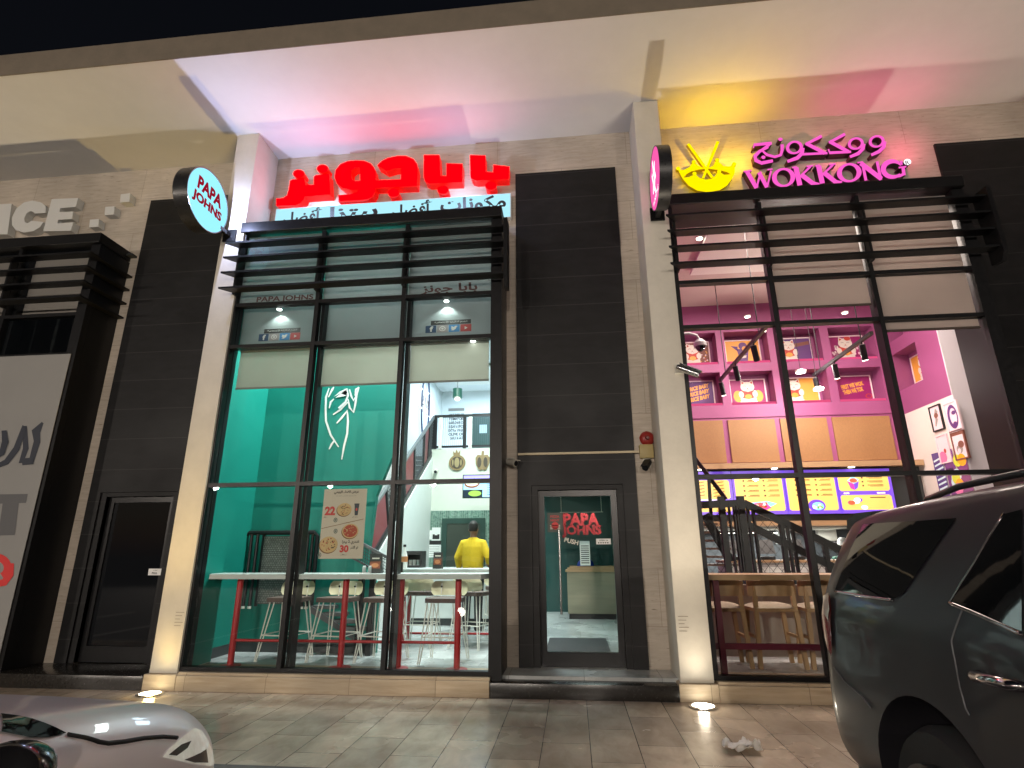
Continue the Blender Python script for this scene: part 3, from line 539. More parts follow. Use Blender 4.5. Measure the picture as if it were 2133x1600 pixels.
# ================================================================== LEFT SHOP (PIZZERIA) INTERIOR
mb = MB(); mb.box((-.1, -.44, .0), (5.95, 9.6, ZF)); struct('floor', mb, stone('floor_tiles', (.36, .38, .38), (.52, .54, .54), .3, ('xy', .8, .8), (.25, .26, .26), veins=False, msize=.004, vs=(3, 3, 3)))
XS = PY(920, 840, 9.4).x
mb = MB(); mb.box((.10, -.02, ZF), (.20, .75, 5.75)); mb.box((.331, -.365, .19), (.345, .0, 5.68)); struct('side_wall', mb, TEAL)
TR = 2.26
mb = MB(); fr3 = lambda a, b, d: (a, d, b)
mb.prism([(.20, ZF), (2.12, ZF), (2.12, 1.0), (1.93, 1.2), (2.0, 2.2), (2.2, 2.75), (TR, 3.3), (TR, 6.2), (.20, 6.2)], fr3, .75, .85); struct('back_wall', mb, TEAL)
mb = MB(); mb.box((XS - .1, .86, ZF), (XS, 9.4, 6.2)); struct('upper_wall', mb, WHITEP)
mb = MB(); mb.box((XS - .1, 9.4, 3.0), (6.0, 9.5, 6.2)); struct('upper_back_wall', mb, WHITEP)
mb = MB(); mb.box((-.1, .245, 6.2), (6.0, 9.6, 6.3)); struct('ceiling', mb, WHITEP)
mb = MB(); mb.box((3.99, .25, 2.75), (5.84, 6.24, 2.9)); struct('low_ceiling', mb, DKGREY)
mb = MB(); mb.box((5.85, .25, ZF), (5.95, 9.4, 6.2)); struct('right_wall', mb, TEAL)
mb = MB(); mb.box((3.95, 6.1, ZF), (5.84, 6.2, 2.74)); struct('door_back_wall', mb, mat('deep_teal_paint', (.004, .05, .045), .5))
LY = 6.3; lz = PY(960, 935, LY).z; lz0 = PY(960, 1050, LY).z
mb = MB(); mb.box((PY(898, 940, LY).x, LY, lz - .28), (5.85, 9.4, lz)); struct('landing_floor', mb, WHITEP)
mb = MB(); mb.box((PY(898, 1000, LY).x, LY - .05, ZF), (5.85, LY, lz)); struct('landing_wall', mb, mat('cream_plaster', (.66, .68, .60), .7, var=.03))
MOS = stone('green_mosaic', (.05, .13, .10), (.26, .40, .33), .25, ('xy', .05, .05), (.3, .35, .32), veins=False, vs=(14, 14, 14))
mb = MB(); c = PY(848, 1072, LY - .08); d = PY(1012, 1072, LY - .08); mb.box((c.x, LY - .09, ZF), (d.x + 1.5, LY - .052, PY(930, 1064, LY - .08).z)); struct('mosaic_wall', mb, MOS)
mb = MB(); mb.box((.201, -.02, ZF), (.215, .74, ZF + .12)); mb.box((.216, .73, ZF), (2.12, .748, ZF + .12)); struct('skirting', mb, DKGREY)
# dark doorway in the mosaic wall
t = thing('interior_door', 'dark green door in the mosaic wall behind the person in yellow', 'door', (2.4, LY - .1, ZF))
a = PY(921, 1080, LY - .12); b = PY(1011, 1080, LY - .12); mb = MB(); mb.box((a.x, LY - .13, ZF), (a.x + .12, LY - .095, a.z)); mb.box((b.x - .12, LY - .13, ZF), (b.x, LY - .095, a.z)); mb.box((a.x + .12, LY - .13, a.z - .12), (b.x - .12, LY - .095, a.z)); mb.build('door_frame', mat('dark_green_paint', (.015, .05, .04), .45), t)
mb = MB(); mb.box((a.x + .121, LY - .115, ZF), (b.x - .121, LY - .097, a.z - .121)); mb.build('leaf', mat('olive_paint', (.035, .045, .035), .4), t)
for i, (u0, v0, u1, v1, lab) in enumerate([(875, 1105, 899, 1124, 'white notice sheet with a small dark square on the mosaic wall'), (900, 1099, 917, 1126, 'tall white notice sheet with dark foot, beside the dark door'), (883, 1135, 918, 1161, 'wide white list sheet with dark heading on the mosaic wall')]):
    pl = Plane((0, LY - .094, 0), (1, 0, 0), (0, 0, 1)); q = prect(pl, u0, v0, u1, v1, 0, 0, LY - .094)
    if i == 0: pl.rect(q[0] + .06, q[1] + .09, q[0] + .2, q[3] - .07, 1, 1)
    if i == 1: pl.rect(q[0] + .02, q[1] + .03, q[2] - .02, q[1] + .14, 1, 1); pl.rect(q[0] + .07, q[1] + .12, q[2] - .07, q[1] + .2, 2, 0)
    if i == 2:
        pl.rect(q[0], q[3] + .005, q[2], q[3] + .09, 1, 1)
        for k in range(5): pl.rect(q[0] + .03, q[1] + .03 + .05 * k, q[2] - .04, q[1] + .038 + .05 * k, 1, 2)
    tag(pl.mb.build('notice', [PAPER, BLKP, GREYP], None, recalc=False), lab, 'notice', 'papers on the mosaic wall')

# slatted divider
a = PY(513, 1110, .70); b = PY(662, 1111, .70); zb = PY(500, 1266, .70).z; x0, x1 = a.x, b.x; zt = a.z
t = thing('slatted_screen', 'black framed screen of upright bars round a woven grey panel against the teal wall', 'screen', (x0, .70, zb))
mb = MB(); W = x1 - x0; mb.tube([(x0, .70, zb + .03), (x0, .70, zt - .05), (x0 + .05, .70, zt), (x1 - .05, .70, zt), (x1, .70, zt - .05), (x1, .70, zb + .03)], .03, 8); mb.build('frame', BLACKM, t, smooth=True)
for f in (.085, .17, .80, .87, .935):
    mb = MB(); mb.tube([(x0 + W * f, .70, zb), (x0 + W * f, .70, zt - .02)], .022, 8); mb.build('bar', BLACKM, t, smooth=True)
    mb = MB(); mb.lathe((x0 + W * f, .70, zb - .01), [(.026, 0), (.026, .03)], 10); mb.build('bar_foot', WHITEM, t)
for f in (.24, .72): mb = MB(); mb.box((x0 + W * f, .685, zb + .02), (x0 + W * (f + .03), .715, zt - .03)); mb.build('panel_post', BLACKM, t)
WV = stone('woven_panel', (.11, .12, .11), (.24, .25, .23), .6, ('xz', .035, .028), (.05, .055, .05), veins=False, vs=(20, 20, 20)); mb = MB(); mb.box((x0 + W * .27, .69, zb + .05), (x0 + W * .72, .71, zt - .05)); mb.build('woven_panel', WV, t)

# line drawing of a hand on the teal wall
t = thing('wall_drawing', 'white line drawing of a raised hand painted on the teal wall', 'drawing', (1.5, .75, 2.7))
mb = MB(); H4 = lambda p: [(PY(400 + a / 3.047, 680 + b / 3.047, .745).x, PY(400 + a / 3.047, 680 + b / 3.047, .745).z) for a, b in p]
for i, st in enumerate([[(870, 390), (850, 450), (848, 520), (850, 600), (880, 690), (930, 765)], [(905, 720), (885, 750), (870, 780)], [(985, 530), (990, 600), (985, 680), (965, 760), (950, 845)], [(985, 395), (940, 420), (905, 450), (885, 500), (895, 550), (930, 520), (975, 480), (990, 440), (985, 395)],
                        [(1060, 385), (1045, 430), (1035, 500), (1025, 545), (1000, 515), (990, 460)], [(895, 560), (940, 530), (990, 480)], [(985, 535), (950, 580), (918, 615)], [(1000, 400), (1010, 440), (1025, 470), (1042, 440)], [(870, 520), (880, 480), (900, 460)], [(865, 450), (890, 400), (900, 385)], [(1035, 440), (1040, 400), (1060, 385)]]):
    mb.flat(H4(stroke(st, [7] + [13] * (len(st) - 2) + [7])), lambda a, b, d: (a, .746 - d, b), .001 * (i % 4), 0)
mb.build('line', PAPER, t, recalc=False)

# staircase running back along the side wall to the landing
t = thing('staircase', 'dark steel staircase with red and mesh railing panels rising to the landing', 'staircase', (1.4, 2.3, ZF))
T0, T1 = PY(762, 1080, 2.3), PY(905, 868, LY); B0, B1 = PY(772, 1165, 2.3), PY(899, 945, LY)
lt = lambda p, q, f: p + (q - p) * f
mb = MB(); mb.bar(T0, T1, .06, .05); mb.build('handrail', mat('grey_rail', (.12, .13, .14), .3), t)
mb = MB(); mb.bar(B0, B1, .05, .12); mb.build('stringer', BLACKM, t)
ramp = [0, .22, .46, .62, .80, .90, 1.0]; MESHM = mat('dark_mesh', (.05, .055, .06), .5)
for i in range(6):
    f0, f1 = ramp[i], ramp[i + 1]; red = i in (0, 2, 4); m2 = MB()
    if red: m2.prism([(0, 0), (1, 0), (1, 1), (0, 1)], lambda a, b, d: lt(lt(B0, B1, f0 + .02 + (f1 - f0 - .04) * a), lt(T0, T1, f0 + .02 + (f1 - f0 - .04) * a), .03 + b * .94) + Vector((d, 0, 0)), -.008, .008); m2.build('red_panel', mat('red_panel_paint', (.17, .03, .035), .45), t)
    else:
        for k in range(14): f = f0 + .02 + (f1 - f0 - .04) * k / 13; m2.bar(lt(B0, B1, f), lt(T0, T1, f), .007)
        for k in range(1, 12): h = k / 12; m2.bar(lt(lt(B0, B1, f0), lt(T0, T1, f0), h), lt(lt(B0, B1, f1), lt(T0, T1, f1), h), .007)
        m2.build('mesh_panel', MESHM, t)
for f in ramp: m2 = MB(); m2.bar(lt(B0, B1, f), lt(T0, T1, f), .05, .05); m2.build('post', BLACKM, t)
for k in range(16):
    f = k / 15.5; p = lt(B0, B1, f); m2 = MB(); xl = max(XS + .02, .95 + f * .02); m2.box((xl, p.y, p.z - .05), (max(xl + .1, p.x - .03), p.y + .30, p.z)); m2.build('tread', mat('grey_tread', (.10, .11, .11), .6), t)
# white plaster under the flight
mb = MB(); mb.prism([(0, 0), (1, 0), (1, 1), (0, 1)], lambda a, b, d: lt(Vector((lt(B0, B1, a).x + .02, lt(B0, B1, a).y, ZF)), lt(B0, B1, a) + Vector((.02, 0, -.065)), b) + Vector((d, 0, 0)), 0, .03); mb.build('flight_wall', WHITEP, t)
# lower flight
t = thing('short_stair', 'short dark lower stair flight coming down to the floor beside the teal wall', 'staircase', (1.5, .6, ZF))
q = [PY(*p, .56) for p in [(648, 1262), (736, 1322), (736, 1334), (646, 1276)]]; mb = MB(); mb.prism([(p.x, p.z) for p in q], fr3, .555, .575); mb.build('stringer', mat('steel_edge', (.08, .085, .09), .3), t)
for k in range(4):
    xa = lt(q[0], q[1], k / 4).x; za = lt(q[0], q[1], k / 4).z; mb = MB(); mb.box((xa, .58, za - .04), (xa + .30, .74, za)); mb.build('tread', mat('grey_tread', (.10, .11, .11), .6), t)
ps = [PY(*p, .56) for p in [(752, 1205), (776, 1195)]]
for p in ps: mb = MB(); mb.box((p.x - .035, .56, ZF), (p.x + .035, .63, p.z)); mb.build('newel_post', BLACKM, t)
r0, r1 = PY(735, 1122, .56), PY(834, 1176, .56); mb = MB(); mb.bar(r0, r1, .035); mb.build('handrail', MATS['grey_rail'], t); dz = Vector((0, 0, -.24)); mb = MB(); mb.bar(r0 + dz, r1 + dz, .025)
for k in range(22): p = lt(r0, r1, k / 21); mb.bar(p, p + dz, .006)
for k in range(1, 6): mb.bar(r0 + dz * (k / 6), r1 + dz * (k / 6), .006)
mb.build('mesh_panel', MESHM, t); mb = MB(); mb.box((r1.x - .03, .53, ZF), (r1.x + .03, .59, r1.z + .03)); mb.build('newel_post', BLACKM, t)

# landing rail, wall lettering, door, neon
t = thing('landing_railing', 'black framed mesh railing along the upper landing', 'railing', (2, LY, lz))
p, q = PY(906, 868, LY - .04), PY(1024, 865, LY - .04); mb = MB(); mb.bar((p.x, LY - .04, p.z), (5.8, LY - .04, p.z), .07, .06); mb.bar((p.x, LY - .04, lz + .05), (5.8, LY - .04, lz + .05), .05); mb.build('rail', BLACKM, t)
for u in (907, 918, 968, 980, 1060): pp = PY(u, 900, LY - .04); mb = MB(); mb.box((pp.x - .04, LY - .07, lz), (pp.x + .04, LY - .01, p.z - .03)); mb.build('post', BLACKM if u in (907, 968) else WHITEM, t)
mb = MB(); z0, z1 = lz + .08, p.z - .04
for k in range(40):
    xx = p.x + .12 + k * .05; mb.bar((xx, LY - .04, z0), (xx, LY - .04, z1), .005)
mb.build('mesh_infill', MESHM, t)
pl = Plane((0, 9.39, 0), (1, 0, 0), (0, 0, 1))
for i, (tx, wd) in enumerate([('VINE RIPENED', .95), ('TOMATOES', .95), ('SUNFLOWER OIL', 1), ('SUGAR & SPICES', 1), ('EXTRA VIRGIN', 1), ('OLIVE OIL', 1), ('GARLIC & SALT', .8)]):
    c = PY(951, 862 + i * 8.0, 9.39); pl.text(tx, c.x, c.z - .08, .50 * wd, .085, 0, 0, .02)
c = PY(950, 853, 9.39); pl.rect(c.x - .24, c.z - .05, c.x + .26, c.z + .04, 0, 1)
tag(pl.mb.build('wall_lettering', [BLKP, mat('taupe_print', (.25, .22, .2), .6)], None, recalc=False), 'black list of ingredients lettered on the white upper wall', 'lettering')
t = thing('upper_door', 'dark green upper door with small wire glass window behind the landing railing', 'door', (2.6, 9.36, lz)); a = PY(984, 862, 9.36); b = PY(1040, 862, 9.36)
mb = MB(); mb.box((a.x, 9.34, lz), (b.x, 9.39, a.z)); mb.build('leaf', mat('dark_green_paint', (.015, .05, .04), .45), t); c, d = PY(999, 885, 9.33), PY(1014, 902, 9.33); mb = MB(); mb.box((c.x, 9.33, d.z), (d.x, 9.338, c.z)); mb.build('pane', mat('wire_glass', (.4, .5, .52), .2), t)
t = thing('neon_sign', 'lit white sign with dark numerals and oval blue tubing on the upper side wall', 'sign', (XS + .04, 5.5, 4.9))
c = PX(885, 838, XS + .05); pl = Plane((XS + .05, c.y, c.z), (0, 1, 0), (0, 0, 1)); mb = MB(); mb.box((XS + .002, c.y - .55, c.z - .22), (XS + .045, c.y + .75, c.z + .24)); mb.build('lightbox', emi('white_lightbox', (.85, .93, 1), 1.6), t)
pl.text('21/8', .1, -.13, .85, .28, 0, 0, .01); pl.mb.build('numerals', [BLKP], t, recalc=False)
mb = MB(); mb.tube([(XS + .06, c.y + .05 + .42 * math.cos(R(a)), c.z - .1 + .95 * math.sin(R(a))) for a in range(0, 361, 12)], .016, 8); mb.tube([(XS + .06, c.y + .05 + .34 * math.cos(R(a)), c.z - .1 + .85 * math.sin(R(a))) for a in range(0, 361, 12)], .012, 8); mb.build('tubing', mat('blue_tube', (.03, .05, .12), .3), t, smooth=True)
m2 = MB()
for k in range(14):
    a = k / 14 * 2 * math.pi; m2.lathe((XS + .05, c.y + .1 + .8 * math.cos(a), c.z + .33 * math.sin(a)), [(.025, 0), (.02, .03)], 8, axis='x')
m2.build('bulb_border', emi('bulb', (.9, .95, 1), 4), t)
t = thing('pendant_lamp', 'small green cylinder lamp hanging on a cord over the stairs', 'lamp', tuple(PY(953, 822, 6.0))); c = PY(953, 822, 6.0)
mb = MB(); mb.tube([(c.x, c.y, c.z + .1), (c.x, c.y, 6.2)], .006, 6); mb.build('cord', BLACKM, t); mb = MB(); mb.lathe((c.x, c.y, c.z - .08), [(.12, 0), (.12, .22), (.02, .24)], 16); mb.build('lamp_shade', mat('green_shade', (.02, .11, .08), .4), t); mb = MB(); mb.lathe((c.x, c.y, c.z - .15), [(.03, 0), (.06, .02), (.06, .065)], 12); mb.build('bulb', emi('warm_bulb', (1, .95, .85), 6), t)
# produce plaques
for kind, u, lab in ((0, 952, 'round brown wooden plaque shaped like a tomato with crown leaves, on the landing wall'), (1, 1005, 'brown wooden plaque shaped like a halved bell pepper, on the landing wall')):
    c = PY(u, 962, LY - .09); t = thing('wall_plaque', lab, 'plaque', tuple(c), group='produce plaques on the landing wall'); mb = MB(); pl = Plane((c.x, LY - .1, c.z), (1, 0, 0), (0, 0, 1), step=.004)
    if kind == 0:
        mb.prism(ell(c.x, c.z - .02, .20, .19), fr3, LY - .09, LY - .052); mb.prism([(c.x + a, c.z + b) for a, b in [(-.09, .15), (-.10, .26), (-.05, .21), (-.02, .30), (.02, .21), (.07, .27), (.06, .15)]], fr3, LY - .091, LY - .06)
        pl.poly(ell(0, -.02, .15, .14), 1, 0); pl.poly(ell(0, -.02, .06, .12), 2, 1); pl.poly(ell(-.1, -.02, .02, .08), 2, 1); pl.poly(ell(.1, -.02, .02, .08), 2, 1)
    else:
        mb.prism([(c.x + a, c.z + b) for a, b in [(-.17, .10), (-.12, .17), (-.03, .16), (-.02, .26), (.03, .26), (.03, .16), (.12, .17), (.17, .10), (.16, -.04), (.10, -.17), (.04, -.2), (0, -.17), (-.04, -.2), (-.10, -.17), (-.16, -.04)]], fr3, LY - .09, LY - .052)
        pl.poly(ell(-.075, -.01, .05, .12), 1, 0); pl.poly(ell(.075, -.01, .05, .12), 1, 0)
    mb.build('board', mat('plaque_wood', (.28, .19, .09), .6, var=.15, vscale=20), t); pl.mb.build('carving', [mat('plaque_dark', (.07, .05, .035), .6), mat('plaque_pale', (.34, .26, .13), .6)], t, recalc=False)
t = thing('bullet_camera', 'tiny white bullet camera under the landing beside the stair', 'camera', tuple(PY(907, 982, LY - .2))); c = PY(907, 982, LY - .2); mb = MB(); mb.tube([(c.x, LY - .06, c.z + .03), (c.x, LY - .12, c.z + .03), (c.x + .02, LY - .28, c.z - .02)], .045, 10); mb.build('body', WHITEM, t, smooth=True); mb = MB(); mb.tube([(c.x + .021, LY - .281, c.z - .021), (c.x + .022, LY - .29, c.z - .024)], .036, 10); mb.build('lens', DARKGL, t)
# menu screen on the wall
t = thing('menu_screen', 'lit menu screen with food pictures above the mosaic wall', 'screen', tuple(PY(995, 1012, 5.2))); a = PY(966, 991, 5.2); b = PY(1045, 1035, 5.2)
mb = MB(); mb.box((a.x - .02, 5.2, b.z - .02), (b.x + .02, 5.25, a.z + .02)); mb.build('case', BLACKM, t); pl = Plane((a.x, 5.195, b.z), (1, 0, 0), (0, 0, 1)); W, H = b.x - a.x, a.z - b.z
pl.rect(0, 0, W, H, 0, 0); pl.rect(0, 0, W * .5, H * .34, 1, 1); pl.ell(W * .3, H * .17, W * .17, H * .13, 2, 2); pl.ell(W * .22, H * .62, W * .2, H * .2, 1, 3); pl.ell(W * .22, H * .66, W * .17, H * .15, 2, 4)
for k in range(7): pl.rect(W * .62, H * (.1 + k * .08), W * .95, H * (.12 + k * .08), 1, 1)
pl.rect(0, H * .86, W, H, 1, 5); pl.mb.build('display', [screen('scr_blue', (.35, .6, .9), .8), screen('scr_dark', (.02, .03, .05), .1), screen('scr_green', (.3, .5, .08), .6), screen('scr_brown', (.25, .09, .04), .4), screen('scr_cream', (.9, .85, .75), .7), screen('scr_violet', (.35, .3, .75), .7)], t, recalc=False)

# ------------------------------------------------------------------ tables and stools
tz = PY(700, 1196, -.42).z
t = thing('high_table', 'long pale high table on red legs just inside the left shop window', 'table', (2.1, -.2, ZF)); xa, xb = PY(441, 1200, -.2).x, PY(1012, 1200, -.2).x
mb = MB(); mb.prism([(xa, -.2), (xa + .12, -.43), (xb - .02, -.43), (xb + .05, -.3), (xb + .02, .06), (xa, .06)], lambda a, b, d: (a, b, d), tz - .055, tz); mb.build('tabletop', mat('pale_laminate', (.5, .54, .52), .3, var=.04), t)
feet = [PZ(u, v, ZF) for u, v in [(478, 1388), (705, 1393), (826, 1395), (950, 1397)]]
for p in feet:
    mb = MB(); mb.tube([(p.x, -.2, ZF + .02), (p.x, -.2, tz - .055)], .036, 14); mb.build('leg', REDM, t, smooth=True); mb = MB(); mb.lathe((p.x, -.2, ZF), [(.12, 0), (.12, .012), (.04, .022)], 20); mb.build('foot_plate', REDM, t)
fz = PY(700, 1336, -.2).z; mb = MB(); mb.tube([(feet[0].x, -.2, fz), (feet[-1].x, -.2, fz)], .016, 10); mb.build('foot_rail', REDM, t, smooth=True)
t2z = PY(900, 1185, 1.7).z
t = thing('high_table', 'second high table behind the first, pale top with red legs, near the person in yellow', 'table', (3.0, 1.8, ZF)); xa = PY(826, 1188, 1.6).x
mb = MB(); mb.box((xa, 1.6, t2z - .05), (3.95, 2.15, t2z), 0, .006); mb.build('tabletop', mat('pale_laminate', (.5, .54, .52), .3, var=.04), t)
for x, y in ((xa + .1, 1.72), (xa + .1, 2.03), (3.8, 1.72), (3.8, 2.03)): mb = MB(); mb.tube([(x, y, ZF), (x, y, t2z - .05)], .03, 10); mb.build('leg', REDM, t, smooth=True)
mb = MB(); mb.tube([(xa + .1, 1.72, ZF + .12), (3.8, 1.72, ZF + .12)], .015, 8); mb.build('foot_rail', REDM, t)
def make_stool(label):
    t = thing('bar_stool', label, 'stool', (0, 0, ZF), group='white wire bar stools of the pizza shop', local=True); S = .71
    mb = MB(); mb.prism([(-.20, -.19), (.20, -.19), (.22, -.1), (.22, .12), (.17, .19), (-.17, .19), (-.22, .12), (-.22, -.1)], lambda a, b, d: (a, b, d), S - .035, S + .015); mb.build('seat', BROWN, t)
    mb = MB(); vs = []; fs = []; n = 12; m = 6
    for j in range(m):
        for i in range(n):
            a = (i / (n - 1) - .5) * 2; b = j / (m - 1); wd = .235 * (1 - .18 * abs(b - .45) ** 1.5 - (.10 if b < .05 or b > .95 else 0)); vs.append((a * wd, .20 + .03 * b - .07 * a * a, S + .03 + b * .165))
    mb.add(vs, [(j * n + i, j * n + i + 1, (j + 1) * n + i + 1, (j + 1) * n + i) for j in range(m - 1) for i in range(n - 1)])
    mb.add([(v[0], v[1] + .014, v[2]) for v in vs], [(j * n + i, (j + 1) * n + i, (j + 1) * n + i + 1, j * n + i + 1) for j in range(m - 1) for i in range(n - 1)])
    bk = mb.build('backrest', CREAM, t, smooth=True)
    m2 = MB()
    for s in (-1, 1): m2.lathe((s * .11, .195 - .07 * .2, S + .13), [(.012, 0), (.012, -.008)], 8, axis='y')
    m2.build('bolt', BLACKM, bk)
    for sx in (-1, 1):
        for sy in (-1, 1):
            mb = MB()
            for o in (-.03, .03): mb.tube([(sx * .16 + (o if sy < 0 else o), sy * .13, S - .036), (sx * .235 + o * .35, sy * .235, .01)], .0075, 6)
            mb.build('leg', WHITEM, t)
    f = .30; q = .235 - .075 * (f / S)
    mb = MB(); mb.tube([(-.21, -.205, f), (.21, -.205, f), (.21, .205, f), (-.21, .205, f), (-.21, -.205, f)], .008, 6); mb.build('footrest', WHITEM, t)
    mb = MB()
    for s in (-1, 1): mb.tube([(s * .11, .13, S - .03), (s * .115, .185, S + .02), (s * .115, .205, S + .17)], .009, 6)
    mb.build('back_support', WHITEM, t)
    return t
sd = ZF + .71; rz = R(-6)
spots = [((556, 1254), 'bar stool nearest the left teal wall, cream back and brown seat'), ((673, 1253), 'bar stool in front of the lower stair, cream back and brown seat'), ((777, 1253), 'bar stool partly behind the second black mullion, cream back and brown seat'), ((910, 1254), 'bar stool between the two rightmost red table legs, cream back and brown seat')]
st0 = None
for (uv, lab) in spots:
    p = PZ(*uv, sd)
    if st0 is None: st0 = make_stool(lab); st0.location = (p.x, max(.22, p.y), ZF); st0.rotation_euler.z = rz
    else: dup(st0, (p.x, max(.22, p.y), ZF), rz + R(random.uniform(-5, 5)), lab)
for x, y, r, lab in [(2.55, 1.35, 175, 'bar stool behind the front table facing the second table, left one'), (3.3, 1.3, 160, 'bar stool behind the rightmost front stool, facing the second table'), (3.55, 2.45, 20, 'bar stool on the far side of the second table close to the person in yellow')]: dup(st0, (x, y, ZF), R(r), lab)
# tent cards on the tables
def tent(label, p, w, h):
    t = thing('table_card', label, 'menu card', tuple(p), group='dark menu cards on the tables'); mb = MB(); mb.prism([(-.05, 0), (.05, 0), (.006, h), (-.006, h)], lambda a, b, d: (p.x + d, p.y + a, p.z + b), -w / 2, w / 2); mb.build('card', mat('dark_card', (.03, .032, .032), .5), t)
    ux = Vector((1, 0, 0)); uy = Vector((0, .044, h)).normalized(); pl = Plane(Vector((p.x - w / 2, p.y - .0515, p.z)), ux, uy); pl.rect(w * .08, h * .25, w * .92, h * .62, 1, 0); pl.ell(w * .5, h * .42, w * .3, h * .12, 2, 1); pl.rect(w * .2, h * .75, w * .8, h * .82, 1, 2); pl.mb.build('print', [mat('rust_print', (.22, .06, .025), .5), mat('orange_print', (.5, .2, .08), .5), OFFW], t, recalc=False)
tent('dark menu card with food picture standing on the front table beside the poster', Vector((PY(782, 1195, -.15).x, -.15, tz)), .15, .22)
tent('dark menu card standing on the second table left of the person in yellow', Vector((PY(912, 1184, 1.75).x, 1.75, t2z)), .14, .24)
c = PY(764, 1195, -.2); t = thing('condiment_tray', 'small glass condiment tray on the front table left of the dark menu card', 'tray', (c.x, -.2, tz)); mb = MB(); mb.box((c.x - .07, -.26, tz), (c.x + .07, -.14, tz + .012)); mb.build('tray', CHROME, t)
for k in (-1, 1): mb = MB(); mb.lathe((c.x + k * .035, -.2, tz + .012), [(.022, 0), (.022, .06), (.014, .075)], 12); mb.build('shaker', mat('clear_plastic', (.5, .55, .55), .1), t)
c = PY(841, 1183, 1.75); t = thing('bottle', 'white bottle with orange label at the left end of the second table', 'bottle', (c.x, 1.75, t2z)); mb = MB(); mb.lathe((c.x, 1.75, t2z), [(.05, 0), (.055, .1), (.045, .2), (.02, .28), (.02, .32)], 14); mb.build('body', PAPER, t, smooth=True); mb = MB(); mb.lathe((c.x, 1.75, t2z + .1), [(.057, 0), (.054, .08)], 14); mb.build('label_band', mat('orange_print', (.5, .2, .08), .5), t); mb = MB(); mb.lathe((c.x, 1.75, t2z + .32), [(.023, 0), (.023, .035)], 10); mb.build('cap', BLACKM, t)
c = PY(862, 1183, 3.1); t = thing('service_counter', 'white service counter with dark base at the back of the pizza shop', 'counter', (3.2, 3.9, ZF)); mb = MB(); mb.box((1.75, 3.6, ZF + .12), (3.6, 4.2, 1.12), 0, .01); mb.build('body', WHITEP, t); mb = MB(); mb.box((1.78, 3.63, ZF), (3.58, 4.2, ZF + .118)); mb.build('plinth', DKGREY, t); mb = MB(); mb.box((1.72, 3.57, 1.122), (3.61, 4.22, 1.16), 0, .005); mb.build('worktop', CONC, t)
a, b = PY(842, 1148, 3.75), PY(881, 1148, 3.75); t = thing('cup_shelf', 'dark open shelf box with white cups on the service counter', 'shelf', (a.x, 3.75, 1.16)); mb = MB(); holes_sheet(mb, a.x, b.x, 1.162, a.z, [(a.x + .05, b.x - .04, 1.2, a.z - .07)], lambda p, q, d: (p, d, q), 3.7, 4.0); mb.box((a.x + .01, 3.99, 1.162), (b.x - .01, 4.01, a.z - .01)); mb.build('box', mat('dark_box', (.03, .025, .025), .5), t)
for k in range(4): mb = MB(); mb.lathe((a.x + .1 + k * .075, 3.85, 1.2), [(.03, 0), (.035, .1 if k < 3 else .22)], 10); mb.build('cup', PAPER, t)

# ------------------------------------------------------------------ blinds, infill panels and prints in the left shop window
INF = fabric('grey_infill', (.30, .322, .325), .5)
xm = [.40, 1.455, 1.56, 2.627, 2.73, 3.75]; zb_ = PY(740, 803, -.36).z
for i in range(3):
    xa, xb = xm[2 * i], xm[2 * i + 1]
    t = thing('roller_blind', ['pale roller blind half lowered in front of the plain teal wall', 'pale roller blind half lowered above the hand drawing', 'pale roller blind half lowered above the blue lit staircase'][i], 'blind', (xa, -.36, 4.0), group='roller blinds of the pizza shop')
    mb = MB(); mb.box((xa, -.362, zb_ + .02), (xb, -.358, 4.03)); mb.build('fabric', BLIND, t); mb = MB(); mb.tube([(xa, -.36, zb_ + .012), (xb, -.36, zb_ + .012)], .014, 8); mb.build('bottom_bar', mat('blind_bar', (.3, .3, .27), .5), t); mb = MB(); mb.tube([(xa, -.36, 4.03), (xb, -.36, 4.03)], .03, 10); mb.build('roller', WHITEM, t)
    xl = .348 if i == 0 else xa - .04; mb = MB(); mb.box((xl, -.34, 4.075), (xb + .04, -.32, 4.66)); mb.build('infill_panel', INF, WP); mb = MB(); mb.box((xl, -.475, 4.662), (xb + .04, -.32, 4.675)); mb.box((xl, -.475, 4.676), (xb + .04, -.46, 5.68)); mb.build('infill_panel', INF, WP)
mb = MB(); mb.box((.40, -.44, 4.05), (3.75, -.32, 4.066)); mb.build('infill_ledge', FRAME, WP)
ICN = [mat('navy_icon', (.012, .04, .09), .5), mat('grey_icon', (.22, .2, .2), .5), mat('blue_icon', (.03, .15, .32), .5), mat('brick_icon', (.28, .03, .03), .5), mat('icon_white', (.45, .45, .43), .6), BLKP]
